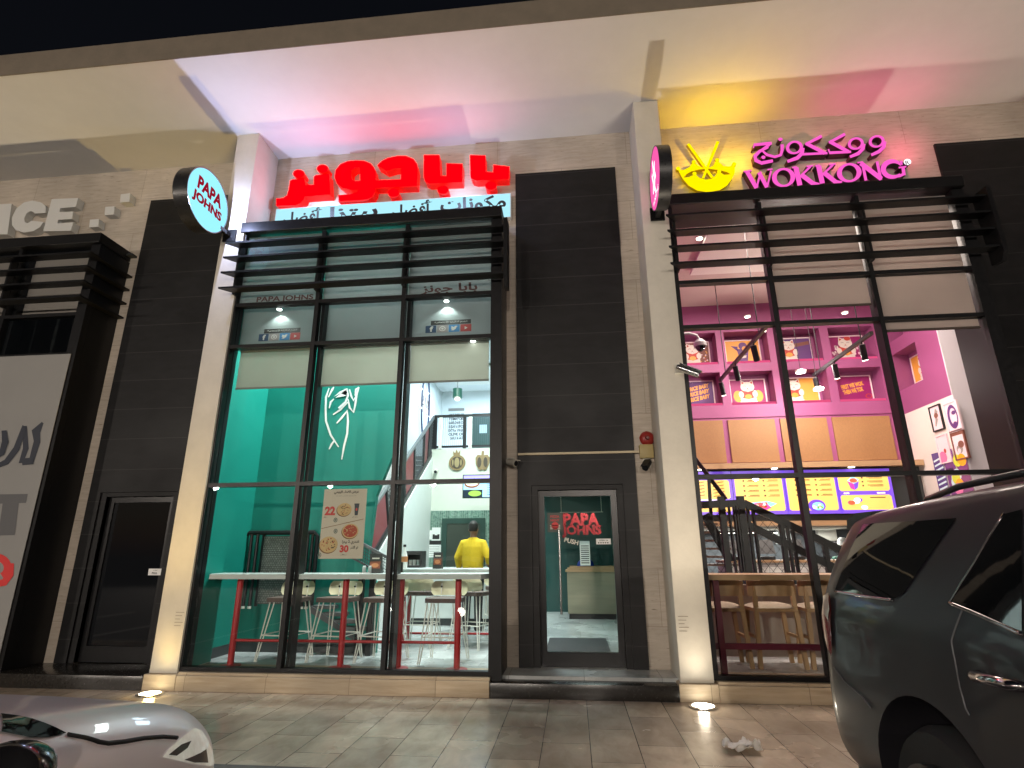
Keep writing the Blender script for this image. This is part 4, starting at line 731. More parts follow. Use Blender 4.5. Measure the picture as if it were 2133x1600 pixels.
for i, (u0, v0, u1, v1) in enumerate([(537, 682, 628, 711), (885, 664, 983, 694)]):
    a, b = PY(u0, v1, -.342), PY(u1, v0, -.342); W, H = b.x - a.x, b.z - a.z; pl = Plane((a.x, -.342, a.z), (1, 0, 0), (0, 0, 1)); q = W / 4
    pl.rect(W * .12, H * .62, W * .98, H * .98, 0, 5); pl.text(ar('انضم لدائرتنا الاجتماعية'), W * .55, H * .70, W * .7, H * .2, 1, 4)
    for k in range(4): pl.rect(k * q + .006, 0, (k + 1) * q - .006, H * .58, 0, (0, 1, 2, 3)[k])
    pl.text('f', q * .55, H * .08, q * .3, H * .44, 1, 4, .04); pl.poly(ell(q * 1.5, H * .29, q * .27, H * .2), 1, 4, [ell(q * 1.5, H * .29, q * .2, H * .14)]); pl.ell(q * 1.5, H * .29, q * .1, H * .07, 1, 4)
    pl.poly([(q * 2.2, H * .14), (q * 2.45, H * .12), (q * 2.65, H * .25), (q * 2.7, H * .40), (q * 2.8, H * .43), (q * 2.68, H * .48), (q * 2.55, H * .46), (q * 2.5, H * .38), (q * 2.25, H * .46), (q * 2.28, H * .32), (q * 2.2, H * .3), (q * 2.35, H * .22)], 1, 4); pl.poly([(q * 3.4, H * .17), (q * 3.65, H * .29), (q * 3.4, H * .41)], 1, 4)
    tag(pl.mb.build('icon_sticker', ICN, None, recalc=False), ['row of four social icons under a dark Arabic band, left pane', 'row of four social icons under a dark Arabic band, right pane'][i], 'sticker', 'social icon stickers in the window')
pl = Plane((0, -.477, 0), (1, 0, 0), (0, 0, 1)); c = PY(592, 632, -.477); pl.text('PAPA JOHNS', c.x, 4.655, .80, .10, 0, 0, .03); c = PY(935, 612, -.477); pl.text(ar('بابا جونز'), c.x, 4.655, .75, .15, 0, 0, .03)  # reflected shop name, put in as flat colour on the panel
tag(pl.mb.build('reflected_lettering', [mat('dull_red_reflection', (.09, .03, .03), .6)], None, recalc=False), 'dull red reflected lettering painted low on the grey panel behind the louvres', 'lettering')
for i, (u, v) in enumerate([(582, 646), (930, 628), (985, 716)]):
    c = PY(u, v, -.41); z = 4.585 if i < 2 else 4.01; t = thing('spotlight', ['small lit spotlight above the left icon sticker', 'small lit spotlight above the right icon sticker', 'tiny lit lamp above the right blind'][i], 'lamp', (c.x, -.41, z), group='small lamps behind the window head')
    mb = MB(); mb.lathe((c.x, -.41, z), [(.04, 0), (.045, .03)], 14); mb.build('housing', CHROME, t); mb = MB(); mb.lathe((c.x, -.41, z - .006), [(.032, 0), (.032, .004)], 14); mb.build('lens', emi('lamp_lens', (.95, 1, .95), 12), t)
    if i < 2: light('SPOT', 'beam', (c.x, -.415, z - .03), 14, (.85, 1, .93), t, rot=(R(8), 0, 0), spot=R(125), blend=.5, radius=.02)

# pizza offer poster in the window
a, b = PY(663, 1164, -.47), PY(765, 1018, -.47); W, H = b.x - a.x, b.z - a.z
t = thing('offer_poster', 'cream pizza offer poster with red prices 22 and 30 hanging in the middle window pane', 'poster', (a.x, -.47, a.z)); mb = MB(); mb.box((a.x, -.470, a.z), (b.x, -.466, b.z)); mb.build('sheet', mat('cream_poster', (.60, .53, .42), .6), t)
pl = Plane((a.x, -.471, a.z), (1, 0, 0), (0, 0, 1)); P = lambda u, v: (W * (u - 185) / 830, H * (1315 - v) / 1160)
def ptxt(s, u, v, wd, ht, mi, bold=.02): x, y = P(u, v); pl.text(s, x, y, W * wd / 830, H * ht / 1160, 2, mi, bold)
ptxt(ar('عرض الغداء اليومي'), 620, 245, 480, 65, 0, .03); ptxt(ar('استمتع بعرض الغداء'), 620, 285, 380, 22, 1, 0)
ptxt('22', 330, 600, 200, 150, 2, .05); ptxt('30', 660, 1215, 165, 120, 2, .05); ptxt(ar('اشتري 2 بيتزا'), 770, 1085, 320, 70, 0, .03); ptxt(ar('او أكثر'), 845, 1165, 150, 60, 0, .03); ptxt(ar('ريال'), 245, 640, 50, 22, 0); ptxt(ar('مشروب غازي'), 820, 645, 110, 22, 0); ptxt(ar('ريال'), 655, 1260, 110, 18, 0)
def pizza(u, v, r, mi):
    x, y = P(u, v); rx, ry = W * r / 830, H * r * .78 / 1160
    pl.ell(x - rx * .06, y - ry * .10, rx * 1.03, ry * 1.03, 1, 3); pl.ell(x, y, rx, ry, 2, 4); pl.ell(x, y, rx * .86, ry * .86, 3, mi)
    for k in range(46):
        q = random.uniform(0, 6.28); s = math.sqrt(random.random()) * .78; pl.ell(x + rx * s * math.cos(q), y + ry * s * math.sin(q), rx * random.uniform(.04, .10), ry * random.uniform(.05, .10), 4 + k % 3, random.choice((5, 6, 4) if mi == 4 else (6, 6, 4)), 8)
pizza(605, 505, 140, 4); pizza(750, 865, 155, 6); pizza(360, 1085, 170, 4)
x, y = P(840, 605); pl.poly([(x - W * .035, y), (x + W * .035, y), (x + W * .055, y + H * .16), (x - W * .055, y + H * .16)], 2, 7); pl.ell(x, y + H * .085, W * .022, H * .02, 3, 2); pl.rect(x - W * .058, y + H * .155, x + W * .058, y + H * .172, 3, 7)
x0_, y0_ = P(190, 822); x1_, y1_ = P(985, 668); pl.poly(stroke([(x0_, y0_), (x1_, y1_)], .006), 1, 3)
for u, v in ((450, 680), (470, 865), (200, 1255)): x, y = P(u, v); pl.poly(ell(x, y, W * .045, H * .035), 1, 8, [ell(x, y, W * .03, H * .022)]); pl.ell(x, y, W * .02, H * .014, 1, 8)
pl.mb.build('print', [BLKP, GREYP, mat('poster_red', (.55, .03, .025), .5), mat('crust_brown', (.20, .09, .035), .6), mat('cheese', (.62, .43, .2), .6), mat('olive_bits', (.10, .06, .03), .6), mat('tomato_bits', (.42, .07, .035), .6), NAVY, mat('sage_print', (.14, .17, .15), .6)], t, recalc=False)

# ------------------------------------------------------------------ behind the glass door
t = thing('wooden_counter', 'grey wood fronted counter with layered pale top seen through the glass door', 'counter', (5.0, 2.2, ZF)); a = PZ(1184, 1290, ZF); yk = a.y;  zt = PY(1184, 1186, yk).z
mb = MB(); mb.box((a.x, yk, ZF + .1), (5.84, yk + .7, zt - .05)); mb.build('front', mat('grey_wood', (.26, .23, .16), .5, var=.12, vscale=4, stretch=(.2, 1, 3)), t); mb = MB(); mb.box((a.x + .02, yk + .03, ZF), (5.84, yk + .6, ZF + .098)); mb.build('plinth', BLACKM, t)
for k in range(3): mb = MB(); mb.box((a.x - .03 + k * .04, yk - .03 + k * .02, zt - .048 + k * .035), (5.84, yk + .7, zt - .016 + k * .035)); mb.build('top_layer', WOODX, t)
t = thing('foil_balloons', 'red foil balloon letters reading PAPA JOHNS hanging inside the glass door', 'balloon', (5.0, 1.2, 2)); FOIL = mat('red_foil', (.24, .008, .014), .22, metal=.6)
for (tx, u, v, wd, ht) in [('PAPA', 1211, 1095, .50, .17), ('JOHNS', 1212, 1120, .54, .17)]:
    c = PY(u, v, 1.1); vs, fs, tw, th = text2d(tx, .055); pl = Plane((0, 1.1, 0), (1, 0, 0), (0, 0, 1)); pl.text(tx, c.x, c.z, wd, ht, 0, 0, .04, extr=.04); pl.mb.build('balloon_letter_row', FOIL, t, recalc=False)
c = PY(1211, 1070, 1.1); mb = MB(); mb.tube([(c.x - .3, 1.1, c.z + .02), (c.x + .3, 1.1, c.z + .02)], .004, 6); [mb.tube([(c.x + s, 1.1, c.z + .02), (c.x + s, 1.1, 2.75)], .003, 5) for s in (-.28, .28)]; mb.build('string', OFFW, t)
pl = Plane((0, yk - .06, 0), (1, 0, 0), (0, 0, 1)); q = prect(pl, 1209, 1178, 1228, 1127, 0, 0, yk - .06)
for k in range(9): pl.rect(q[0] + .02, q[1] + .04 + k * .04, q[2] - .02, q[1] + .058 + k * .04, 1, 1 + (k % 3 == 1))
tag(pl.mb.build('menu_sheet', [PAPER, BLKP, GREYP], None, recalc=False), 'tall white menu sheet with dark lines hung above the wooden counter', 'notice')
mb = MB(); c, d = PZ(1145, 1360, ZF), PZ(1262, 1332, ZF); mb.box((c.x - .05, min(c.y, d.y), ZF + .002), (d.x, max(c.y, d.y), ZF + .017)); tag(mb.build('door_mat', mat('black_mat', (.025, .025, .026), .9, var=.2, vscale=80)), 'black rectangular door mat inside the glass door', 'mat')
c = PY(1220, 1186, yk + .3); mb = MB(); mb.lathe((c.x, yk + .3, zt + .06), [(.17, 0), (.16, .06), (.12, .11), (.05, .13)], 20); tag(mb.build('blue_basket', mat('blue_plastic', (.01, .03, .35), .4), None, smooth=True), 'blue rounded basket on the wooden counter', 'basket')
dup(st0, (5.72, 1.25, ZF), R(100), 'bar stool seen through the glass door beside the wooden counter')

# ================================================================== RIGHT SHOP (WOK RESTAURANT) INTERIOR
YB = 4.0; XR = 11.03
pz = lambda v, u=1600, y=YB: PY(u, v, y).z
zc0 = pz(868); zpan = pz(968)
mb = MB(); mb.box((6.0, -.44, 0), (11.6, 8, ZF)); struct('floor', mb, MATS['floor_tiles'])
mb = MB(); mb.box((5.945, .0, ZF), (6.05, 8, 6.3)); mb.box((6.093, -.365, .19), (6.107, .0, 5.68)); struct('side_wall', mb, PINK)
mb = MB(); mb.box((5.98, .245, 6.3), (11.6, 8, 6.4)); struct('ceiling', mb, mat('beige_ceiling', (.58, .48, .43), .7))
# coffered magenta wall with recesses, pictures hang in them
cu = [1450, 1559, 1669, 1778]; rv = [732, 815]; CX = [PY(u, 815, YB + .3).x for u in cu]; pit = (CX[3] - CX[0]) / 3; CX = [CX[0] + pit * k for k in range(4)]
CZ = [PY(1559, 733, YB + .3).z, PY(1559, 816, YB + .3).z]; hw, hh = pit * .42, (CZ[0] - CZ[1]) * .40
hol = [(x - hw, x + hw, z - hh, z + hh) for x in CX for z in CZ]
mb = MB(); holes_sheet(mb, 6.05, XR + .3, zc0, 6.3, hol, lambda a, b, d: (a, d, b), YB, YB + .32); mb.box((6.05, YB + .321, zc0), (XR + .3, YB + .36, 6.3)); struct('coffered_wall', mb, PINK)
LEDP = emi('pink_led', (.9, .10, .26), 1.0)
# right hand wall: magenta over white, one recess
cz1 = PX(1978, 805, XR).z
ynear = PX(1978, 805, XR).y
pc = PX(1922, 765, XR + .3); c0, c1 = PX(1893, 790, XR + .0), PX(1950, 745, XR + .0)
mb = MB(); holes_sheet(mb, ynear, YB, zc0 - .03, 6.3, [(pc.y - .42, pc.y + .42, pc.z - .36, pc.z + .36), (pc.y + .65, pc.y + 1.1, pc.z - .36, pc.z + .36), (pc.y - .42, pc.y + .42, pc.z + .62, pc.z + 1.3), (pc.y + .65, pc.y + 1.1, pc.z + .62, pc.z + 1.3)], lambda a, b, d: (d, a, b), XR, XR + .3); mb.box((XR + .302, ynear, zc0), (XR + .34, YB, 6.3)); struct('magenta_side_wall', mb, PINK)
mb = MB(); mb.box((XR - .001, ynear, ZF), (XR + .3, 8, zc0 - .031)); struct('white_side_wall', mb, mat('warm_white_paint', (.72, .64, .60), .6))
mb = MB(); x2 = PY(1985, 690, ynear).x; mb.box((XR + .001, ynear - .02, ZF), (XR + .42, ynear - .001, 6.3)); struct('pier', mb, mat('lilac_white_paint', (.66, .62, .68), .6))
mb = MB(); mb.box((XR + .40, .2, ZF), (XR + .5, ynear - .022, 6.3)); struct('dark_return_wall', mb, DKGREY)
# cane fronted bulkhead with menu screens
t = thing('cane_bulkhead', 'row of four orange cane panels in magenta frames above the menu screens', 'wall panel', (8.5, YB, zpan)); ue = [1420, 1515, 1625, 1735, 1868]
xe = [PY(u, 915, YB - .02).x for u in ue]; xe[0] = 6.05
for i in range(4): mb = MB(); mb.box((xe[i] + .05, YB - .015, zpan + .05), (xe[i + 1] - .05, YB + .02, zc0 - .05)); mb.build('cane_panel', PLY, t)
mb = MB(); mb.box((6.05, YB + .021, zpan), (XR, YB + .3, zc0 - .001)); mb.build('backing', PINK, t)
zs0, zs1 = pz(996, 1700, 3.75), pz(1070, 1700, 3.75)
mb = MB(); mb.box((6.05, 3.70, zpan - .10), (XR - .01, YB + .3, zpan - .002)); mb.build('shelf', WOODX, t); mb = MB(); mb.box((6.05, 3.88, zs1 - .12), (XR - .01, YB + .3, zpan - .102)); mb.build('screen_backing', DKGREY, t)
mb = MB(); mb.box((6.05, 3.72, zs1 - .20), (XR - .01, YB + .3, zs1 - .122)); mb.build('beam', WOODX, t); mb = MB(); mb.box((PY(1893, 1000, 3.7).x - .03, 3.69, zs1 - .2), (PY(1893, 1000, 3.7).x + .05, 3.719, zpan)); mb.build('end_trim', WOODX, t)
SY = screen('menu_yellow', (.78, .50, .13), .95); SV = screen('menu_violet', (.16, .07, .62), .9); SB = mat('menu_text', (.12, .06, .02), .6); SW = screen('menu_white', (.9, .85, .8), 1.0); SP = screen('menu_magenta', (.65, .05, .35), .8); SC_ = screen('menu_cyan', (.25, .65, .8), .9); SR = screen('menu_red', (.55, .12, .06), .7); SG = screen('menu_green', (.25, .5, .1), .7)
su = [(1436, 1524), (1529, 1634), (1638, 1743), (1749, 1855)]
for i, (u0, u1) in enumerate(su):
    a, b = PY(u0, 1064, 3.80), PY(u1, 980, 3.80); z0, z1 = zs1, zpan - .14; x0 = max(a.x, 6.09) + .025; W, H = b.x - x0 - .025, z1 - z0
    t = thing('menu_screen', ['leftmost lit yellow menu screen behind the stair railing', 'lit yellow menu screen with open blue food box at its foot', 'lit yellow menu screen with dark blue bowl, crossed by the window mullion', 'lit menu screen split in two yellow fields with pink food box and sushi'][i], 'screen', (x0, 3.8, z0), group='menu screens of the wok shop')
    mb = MB(); mb.box((x0 - .012, 3.80, z0 - .012), (x0 + W + .012, 3.86, z1 + .012)); mb.build('case', BLACKM, t); pl = Plane((x0, 3.795, z0), (1, 0, 0), (0, 0, 1)); pl.rect(0, 0, W, H, 0, 1)
    def field(x0, y0, x1, y1): pl.poly([(x0 + .03, y0), (x1 - .03, y0), (x1, y0 + .03), (x1, y1 - .03), (x1 - .03, y1), (x0 + .03, y1), (x0, y1 - .03), (x0, y0 + .03)], 1, 0)
    if i in (1, 2):
        field(.04, .06, W - .05, H * .84)
        for c in range(2):
            for r in range(4):
                xx = W * (.20 + .38 * c); yy = H * (.75 - .115 * r); pl.rect(xx, yy, xx + .03, yy + .03, 2, 2); pl.rect(xx + .10, yy + .018, xx + .27, yy + .03, 2, 2); pl.rect(xx + .07, yy, xx + .27, yy + .008, 2, 2)
        if i == 1:
            pl.poly([(W * .32, H * .27), (W * .55, H * .10), (W * .80, H * .24), (W * .62, H * .30)], 2, 5); pl.poly([(W * .36, H * .25), (W * .55, H * .08), (W * .68, H * .15), (W * .58, H * .27)], 3, 4)
            for k in range(14): pl.ell(W * random.uniform(.42, .62), H * random.uniform(.15, .25), .028, .02, 4, random.choice((6, 3, 6)), 8)
        else:
            pl.poly(ell(W * .55, H * .18, W * .16, H * .14), 2, 1); pl.ell(W * .57, H * .17, W * .11, H * .09, 3, 5)
            for k in range(10): pl.ell(W * random.uniform(.49, .65), H * random.uniform(.12, .22), .025, .02, 4, random.choice((7, 3)), 8)
    elif i == 0:
        field(.03, H * .36, W - .05, H * .80); field(.03, .05, W - .05, H * .31)
        for c in range(2):
            for r in range(5): yy = H * (.72 - .075 * r); pl.poly(stroke([(W * (.1 + .45 * c), yy), (W * (.36 + .45 * c), yy + .03)], .011), 2, 2)
            pl.poly(stroke([(W * (.1 + .45 * c), H * .2), (W * (.36 + .45 * c), H * .24)], .011), 2, 2)
        pl.rect(W * .1, H * .33, W * .8, H * .35, 2, 3); pl.rect(W * .1, H * .84, W * .8, H * .88, 2, 3)
    else:
        field(.03, H * .50, W - .05, H * .86); field(.03, .06, W - .05, H * .41)
        pl.poly([(W * .20, H * .74), (W * .30, H * .84), (W * .42, H * .76), (W * .32, H * .66)], 2, 5); pl.poly([(W * .20, H * .73), (W * .31, H * .66), (W * .31, H * .52), (W * .24, H * .56)], 3, 4); pl.poly([(W * .31, H * .66), (W * .41, H * .72), (W * .37, H * .57), (W * .31, H * .52)], 3, 1); pl.ell(W * .31, H * .74, W * .07, H * .05, 4, 6)
        for r in range(3): yy = H * (.78 - .09 * r); pl.rect(W * .46, yy, W * .49, yy + .03, 2, 2); pl.rect(W * .56, yy + .018, W * .84, yy + .03, 2, 2); pl.rect(W * .60, yy, W * .84, yy + .008, 2, 2)
        for k in range(7): pl.ell(W * random.uniform(.2, .45), H * random.uniform(.12, .32), .06, .04, 2 + k % 4, (3, 1, 3, 6, 3, 4, 3)[k], 10)
        pl.rect(W * .56, H * .34, W * .84, H * .36, 2, 2); pl.rect(W * .1, H * .435, W * .2, H * .465, 2, 3); pl.rect(W * .7, H * .435, W * .85, H * .465, 2, 3)
    if i: pl.rect(W * .3, H * .905, W * .7, H * .93, 1, 3); pl.rect(.0, H * .975, W, H, 1, 1)
    pl.mb.build('display', [SY, SV, SB, SW, SP, SC_, SR, SG], t, recalc=False)
for i, (u, v) in enumerate([(1457, 976), (1615, 975), (1776, 971)]):
    c = PY(u, v, 3.72); t = thing('downlight', ['recessed lit downlight over the leftmost menu screen', 'recessed lit downlight over the second menu screen', 'recessed lit downlight over the rightmost menu screen'][i], 'lamp', (c.x, 3.76, zpan - .11), group='downlights above the menu screens'); mb = MB(); mb.lathe((c.x, 3.77, zpan - .113), [(.05, 0), (.055, .012)], 14); mb.build('lens', emi('warm_lens', (1, .9, .75), 9), t)

# framed prints
WHT = mat('cat_white', (.68, .62, .56), .6); CATS = mat('cat_shade', (.3, .26, .25), .6); REDC = mat('bib_red', (.5, .05, .035), .55); ORNG = mat('print_orange', (.75, .33, .05), .5); VIOL = mat('print_violet', (.10, .025, .16), .5); MAGP = mat('print_magenta', (.27, .01, .12), .5); PKF = mat('print_frame_white', (.8, .62, .68), .5); BRN = mat('print_brown', (.20, .07, .05), .6)
def cat(pl, x, y, s, ly=2, wave=False):        # seated white cat with bib
    pl.ell(x, y - s * .30, s * .34, s * .24, ly, 0); pl.ell(x - s * .22, y - s * .44, s * .15, s * .09, ly + 1, 0); pl.ell(x + s * .22, y - s * .44, s * .15, s * .09, ly + 1, 0)
    pl.poly([(x - s * .26, y + s * .10), (x + s * .26, y + s * .10), (x + s * .32, y - s * .22), (x, y - s * .32), (x - s * .32, y - s * .22)], ly + 2, 1); pl.ell(x, y - s * .2, s * .15, s * .11, ly + 3, 3)
    pl.ell(x - s * .29, y - s * .10, s * .11, s * .15, ly + 3, 0); pl.ell(x + s * .29, y - s * .08, s * .11, s * .16, ly + 3, 0)
    pl.ell(x, y + s * .24, s * .29, s * .24, ly + 4, 0)
    for d in (-1, 1): pl.poly([(x + d * s * .27, y + s * .30), (x + d * s * .24, y + s * .56), (x + d * s * .05, y + s * .44)], ly + 3, 0); pl.poly([(x + d * s * .23, y + s * .36), (x + d * s * .22, y + s * .49), (x + d * s * .12, y + s * .43)], ly + 5, 1); pl.poly(stroke(ell(x + d * s * .12, y + s * .24, s * .06, s * .05, 8, 20, 160), s * .025), ly + 5, 2)
    pl.ell(x, y + s * .17, s * .025, s * .02, ly + 5, 1); pl.poly(stroke([(x - s * .06, y + s * .11), (x, y + s * .14), (x + s * .06, y + s * .11)], s * .02), ly + 5, 2); pl.poly(stroke([(x - s * .24, y + s * .05), (x, y - s * .02), (x + s * .24, y + s * .05)], s * .06), ly + 6, 1)
PM = [WHT, REDC, CATS, ORNG, VIOL, MAGP, PKF, BRN]
def wall_print(label, o, ux, uy, W, H, kind, frame=PKF, grp='framed prints in the magenta coffers'):
    o = Vector(o); pl = Plane(o, ux, uy); t = thing('framed_print', label, 'framed print', tuple(o), group=grp); n = pl.n; fm = MB(); k = .022
    bp = lambda a, b, d: pl.at(a, b, d); holes_sheet(fm, 0, W, 0, H, [(k, W - k, k, H - k)], bp, -.02, .012); fm.build('frame', frame, t)
    bgm = {'catdots': 7, 'box': 3, 'cat_v': 4, 'cat_m': 5, 'rice': 4, 'cat_r': 5, 'cat_o': 3, 'first': 5, 'half': 3}.get(kind, 6); pl.rect(k, k, W - k, H - k, 0, bgm); cx, cy = W / 2, H * .46
    if kind == 'catdots':
        for q in range(70): pl.ell(random.uniform(.06, W - .06), random.uniform(.06, H - .06), .016, .012, 1, random.choice((3, 6, 1)), 6)
        cat(pl, cx, cy, H * .85)
    elif kind == 'box':
        for q in range(9): pl.poly(ell(W * (.1 if q % 2 else .9), H * .2, .05 + .035 * q, .04 + .03 * q, 20, 0, 360), 1, 3 if q % 2 else 7, [ell(W * (.1 if q % 2 else .9), H * .2, .043 + .035 * q, .033 + .03 * q, 20)]) if .05 + .035 * q < .1 else None
        pl.poly([(W * .34, H * .62), (W * .68, H * .62), (W * .62, H * .1), (W * .40, H * .1)], 2, 4); pl.poly([(W * .18, H * .76), (W * .38, H * .72), (W * .36, H * .52)], 2, 4); pl.poly([(W * .84, H * .78), (W * .64, H * .74), (W * .67, H * .54)], 2, 4); pl.ell(W * .52, H * .74, W * .12, H * .16, 1, 4); pl.ell(W * .56, H * .62, W * .07, H * .10, 3, 3); pl.poly([(W * .42, H * .3), (W * .60, H * .34), (W * .58, H * .24), (W * .44, H * .22)], 3, 0)
    elif kind == 'cat_v': pl.poly([(W * .5, H * .75), (W * .95, H * .85), (W * .95, H * .7), (W * .5, H * .6)], 1, 7); cat(pl, W * .36, cy, H * .85)
    elif kind == 'cat_m':
        for q in range(14): pl.ell(random.choice((random.uniform(.1, .3), random.uniform(.7, .9))) * W, random.uniform(.2, .6) * H, .02, .028, 1, 6, 8)
        cat(pl, cx, cy, H * .9); pl.ell(cx + H * .1, cy + H * .42, .06, .05, 9, 1)
    elif kind == 'cat_r': pl.ell(W * .22, H * .3, .09, .12, 1, 3); pl.ell(W * .78, H * .3, .09, .12, 1, 3); cat(pl, cx, cy, H * .9)
    elif kind == 'cat_o': pl.poly([(k, k), (W * .5, k), (W * .45, H - k), (k, H - k)], 1, 7); cat(pl, W * .34, cy, H * .88)
    elif kind == 'rice':
        for r in range(3): pl.text('RICE RICE BABY', W * .46, H * (.60 - .22 * r), W * .82, H * .17, 1, 3, .05, skew=.25, rot=R(12))
    elif kind == 'first':
        pl.text('FIRST WE WOK', W * .5, H * .52, W * .62, H * .18, 1, 3, .05, rot=R(11)); pl.text('THEN WE TOK', W * .5, H * .30, W * .56, H * .18, 1, 3, .05, rot=R(11)); pl.ell(W * .12, H * .85, .025, .025, 1, 1); pl.poly(ell(W * .87, H * .16, .06, .05), 1, 1, [ell(W * .87, H * .16, .045, .036)])
    elif kind == 'half': pl.poly([(W * .4, k), (W - k, k), (W - k, H - k), (W * .55, H - k)], 1, 7); cat(pl, W * .62, cy, H * .8)
    elif kind == 'ink1': pl.poly(stroke([(W * .3, H * .2), (W * .5, H * .45), (W * .4, H * .6), (W * .6, H * .75), (W * .55, H * .85)], [.03, .07, .05, .08, .03]), 1, 2); pl.ell(W * .52, H * .6, W * .18, H * .1, 2, 7)
    elif kind == 'ink2': pl.poly(ell(W * .5, H * .5, W * .36, H * .40), 1, 4, [ell(W * .54, H * .5, W * .24, H * .28)]); pl.ell(W * .62, H * .62, W * .16, H * .07, 2, 4); pl.ell(W * .56, H * .25, W * .14, H * .08, 2, 4)
    elif kind == 'ink3': pl.ell(W * .58, H * .42, W * .10, H * .08, 1, 1); pl.ell(W * .42, H * .32, W * .10, H * .07, 1, 2)
    elif kind == 'ink4': pl.ell(W * .45, H * .35, W * .24, H * .14, 1, 2); pl.ell(W * .62, H * .5, W * .22, H * .12, 2, 7); pl.ell(W * .4, H * .3, W * .12, H * .08, 3, 6); pl.rect(k, H * .82, W - k, H - k, 1, 7)
    pl.mb.build('print', PM, t, recalc=False); return t
pw, ph = pit * .70, (CZ[0] - CZ[1]) * .60
kinds = [['catdots', 'rice'], ['box', 'cat_r'], ['cat_v', 'cat_o'], ['cat_m', 'first']]
labs = {'catdots': 'framed print of a white cat on a dotted ground, upper left coffer', 'rice': 'purple print with orange words RICE RICE BABY, lower left coffer', 'box': 'orange framed print of a purple open food box', 'cat_r': 'framed print of a white cat in red vest on plain magenta ground', 'cat_v': 'framed print of a white cat on a purple ground beside the mullion, upper row', 'cat_o': 'framed print of a white cat on a half orange ground, lower row', 'cat_m': 'framed print of a white cat among pink dots behind the right track light', 'first': 'magenta print with orange words FIRST WE WOK THEN WE TOK'}
for i in range(4):
    for j in range(2):
        k = kinds[i][j]; wall_print(labs[k], (CX[i] - pw / 2, YB + .29, CZ[j] - hh + .09), (1, 0, 0), (0, 0, 1), pw, ph, k)
        mb = MB(); mb.box((CX[i] - hw + .01, YB + .012, CZ[j] - hh + .002), (CX[i] + hw - .01, YB + .03, CZ[j] - hh + .05)); tag(mb.build('led_strip', LEDP), 'pink glowing strip under the ' + {'catdots': 'cat print on dotted ground', 'rice': 'RICE BABY print', 'box': 'orange food box print', 'cat_r': 'cat print on plain magenta', 'cat_v': 'cat print on purple ground', 'cat_o': 'half orange cat print', 'cat_m': 'cat print with pink dots', 'first': 'FIRST WE WOK print'}[k], 'lamp', 'pink strips in the coffers')
wall_print('framed print of a white cat on a half yellow ground in the side wall recess', (XR + .29, pc.y + .3, pc.z - .24), (0, -1, 0), (0, 0, 1), .55, .52, 'half')
for (u, v, w_, h_, k, fr, lab) in [(1951, 871, .30, .44, 'ink1', BLACKM, 'black framed brush drawing of a branch on the white side wall'), (1985, 868, .34, .5, 'ink2', PKF, 'white framed dark blue round figure on the white side wall'), (1966, 935, .30, .48, 'ink3', PKF, 'white framed print with a small red flower on the side wall'), (1999, 926, .32, .48, 'ink4', BRN, 'framed monochrome picture of pale flowers on the side wall')]:
    c = PX(u, v, XR - .02); wall_print(lab, (XR - .022, c.y + w_ / 2, c.z - h_ / 2), (0, -1, 0), (0, 0, 1), w_, h_, k, fr, 'ink prints on the white side wall')
# colourful posters low on the side wall
t = thing('wall_posters', 'strip of bright violet, yellow and orange posters low on the white side wall', 'poster', (XR - .02, 3.3, 2)); pl = Plane((XR - .02, PX(1948, 990, XR - .02).y, PX(1950, 1070, XR).z), (0, -1, 0), (0, 0, 1)); W = PX(1948, 990, XR - .02).y - PX(2021, 980, XR - .02).y; H = 1.0
for k, c in enumerate((0, 1, 2)): pl.rect(W * (k * .33 + .02), 0, W * (k * .33 + .31), H, 0, k)
for k in range(9): pl.ell(W * random.uniform(.36, .95), H * random.uniform(.3, .9), .1, .1, 1 + k % 4, 3 + k % 4)
for k in range(8): pl.poly(stroke([(W * .05, H * (.3 + .08 * k)), (W * .3, H * (.34 + .08 * k))], .03), 1, 3)
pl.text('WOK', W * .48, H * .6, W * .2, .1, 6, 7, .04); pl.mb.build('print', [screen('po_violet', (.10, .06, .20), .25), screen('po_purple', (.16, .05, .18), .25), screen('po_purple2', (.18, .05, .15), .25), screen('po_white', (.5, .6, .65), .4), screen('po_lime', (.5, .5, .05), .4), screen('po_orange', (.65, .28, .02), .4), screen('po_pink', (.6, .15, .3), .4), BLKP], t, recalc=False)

# blinds in the right shop window
for (u0, u1, vb, ub, lab) in [(1614, 1800, 640, 1715, 'grey roller blind in the middle pane, lowered above the pink wall'), (1820, 2040, 688, 1930, 'grey roller blind in the right pane, lowered lowest')]:
    xa, xb = (7.30, 8.36) if u0 < 1700 else (8.47, 9.48); z = PY(ub, vb, -.46).z; t = thing('roller_blind', lab, 'blind', (xa, -.46, z), group='roller blinds of the wok shop'); mb = MB(); mb.box((xa, -.462, z + .02), (xb, -.458, 5.66)); mb.build('fabric', BLINDG, t); mb = MB(); mb.tube([(xa, -.46, z + .01), (xb, -.46, z + .01)], .016, 8); mb.build('bottom_bar', BROWN, t)
